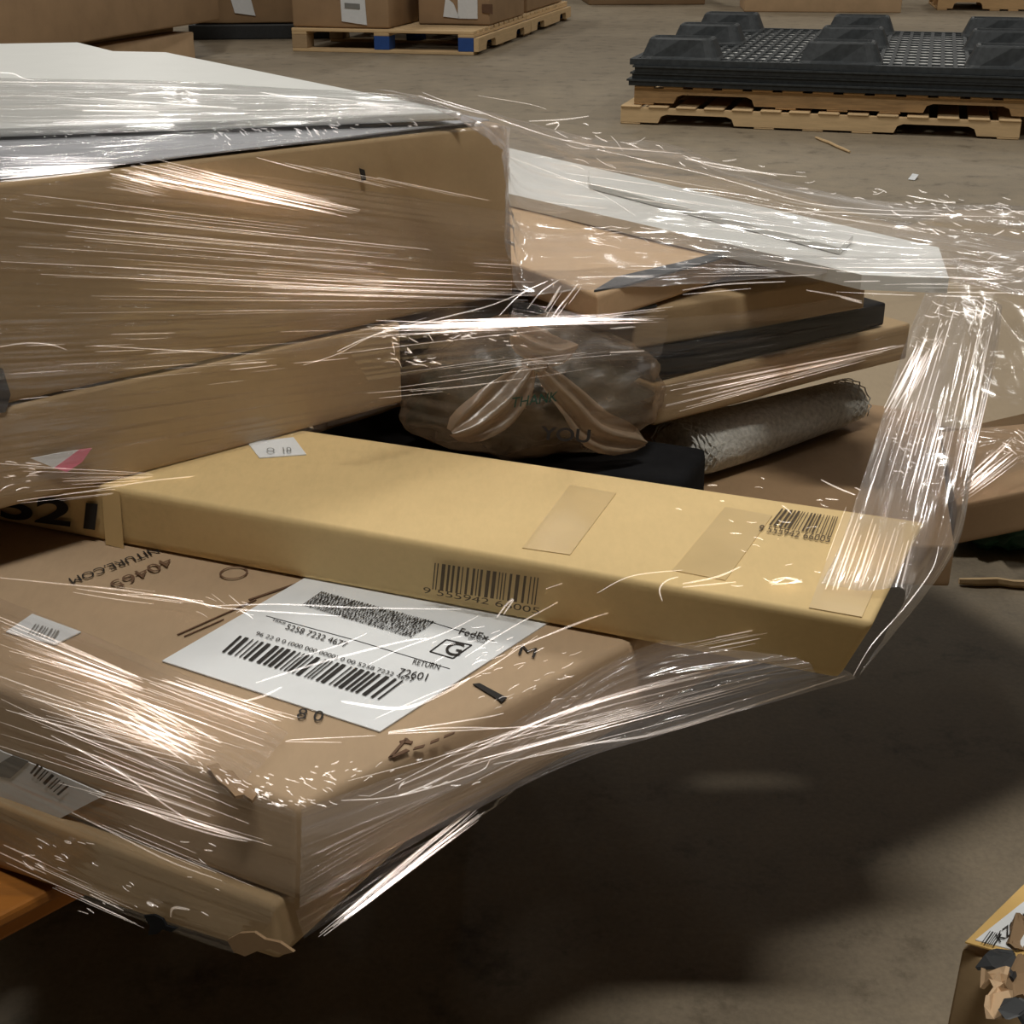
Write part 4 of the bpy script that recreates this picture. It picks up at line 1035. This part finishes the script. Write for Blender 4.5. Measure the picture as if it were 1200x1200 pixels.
# more cartons far behind
E0 = un(872, 14, H); far_carton('warehouse_carton', 'tan carton far behind the black plastic pallets', E0.x, E0.y, -.1, 1.35, .8, 0, .9, 'kraft_tan', None, 10)
E1 = un(1098, 12, H); stringer_pallet('far wooden pallet behind the right end of the black stack', V((E1.x, E1.y, 0)), -.2, 1.3, 1.0, .09, .016, 8, 'wood', 5)
far_carton('warehouse_carton', 'brown carton on the far pallet behind the black stack', E1.x + .03, E1.y + .05, -.2, 1.2, .9, .1245, .8, 'kraft_far', None, 11)
E2 = un(690, 6, H); far_carton('dark_carton', 'dark brown carton in the back between the two pallet rows', E2.x, E2.y, .05, 1.1, 1.0, 0, .8, 'kraft_dark', None, 12)

# ------------------------------------------------------------------ bits on the floor
def debris(name, label, cat, p, q, r, mat):
    a, b = un(*p, H - r), un(*q, H - r)
    path = [a.lerp(b, t / 5) for t in range(6)]; path[2] += V((.004, .004, 0))
    vs, fs = tube_mesh(path, [r * .7, r, r, r * .9, r, r * .6], 6)
    o = empty(name, label, cat, (a + b) / 2 - V((0, 0, r))); from_data('piece', vs, fs, M[mat], o); return o
debris('wood_stick', 'thin pale wooden stick on the floor right of the load', 'stick', (1124, 681), (1230, 686), .006, 'wood_pale')
debris('wood_splinter', 'long thin splinter on the floor in front of the black stack', 'splinter', (956, 161), (996, 178), .006, 'wood_pale')
pc = un(1070, 209, H); o = empty('paper_scrap', 'small white paper scrap on the open floor', 'scrap', pc)
patch('scrap', [un(1064, 211, H) + V((0, 0, .002)), un(1072, 212, H) + V((0, 0, .002)), un(1076, 209, H) + V((0, 0, .012)), un(1069, 207, H) + V((0, 0, .01))], M['paper'], o, .001)
# crushed green and white packing under the board
gp = un(1165, 640, H); o = empty('plastic_scrap', 'crumpled green and white plastic on the floor under the wooden board', 'scrap', gp)
bm = blob(gp + V((.02, .02, .035)), (.10, .06, .045), 3, .5, 4); from_bm('green_part', bm, M['green'], o, True)
bm = blob(gp + V((.06, -.01, .03)), (.05, .03, .03), 8, .5, 4); from_bm('white_part', bm, M['paper'], o, True)

# torn carton with a label at the lower right
zc = .42
R0, R1, R2 = un(1128, 1112, H - zc), un(1205, 1022, H - zc), un(1235, 1162, H - zc)
rx = (R1 - R0); ry = (R2 - R0)
q = [R0, R0 + ry * 1.6, R0 + ry * 1.6 + rx * 1.2, R0 + rx * 1.2]
tc_ = carton('torn_carton', 'torn brown carton with an orange edged label at the lower right', q, zc, M['kraft'], seed=21, wob=.006, cuts=6)
lz = hz(zc + .007)
lb_ = pxpatch('label_margin', [(1131, 1105), (1192, 1122), (1260, 1100), (1240, 1000), (1197, 1040)], lz, M['paper_shade'], tc_, .0006, 'orange label margin')
lb2 = pxpatch('white_label', [(1143, 1102), (1192, 1115), (1250, 1092), (1238, 1030), (1196, 1060)], hz(zc + .0078), M['paper'], tc_, .0004, 'white label')
bars('barcode', (1150, 1106), (1166, 1110), (1160, 1092), (1175, 1096), hz(zc + .0086), M['ink'], lb2, 14, 8)
print_text('label_text', 'KZ804', (1172, 1106), (1206, 1080), (1166, 1096), hz(zc + .0086), M['ink'], lb2)
rgt = random.Random(5)
for k, (x, y, w0, h0, mt) in enumerate(((1192, 1094, 14, 16, 'kraft_dark'), (1176, 1134, 30, 20, 'black'), (1196, 1150, 26, 26, 'kraft_dark'), (1166, 1146, 16, 14, 'kraft_tan'), (1172, 1176, 22, 22, 'kraft_tan'), (1196, 1186, 22, 20, 'black'))):
    jag = []
    for j in range(11):
        a = j / 11 * math.tau; rr = rgt.uniform(.6, 1.15)
        jag.append((x + w0 * rr * math.cos(a), y + h0 * rr * math.sin(a)))
    pts = [un(px_, py_, H - zc - .010 - .003 * k) + V((0, 0, rgt.uniform(-.004, .004))) for px_, py_ in jag]
    patch('torn_flap', pts, M[mt], tc_, .0015)
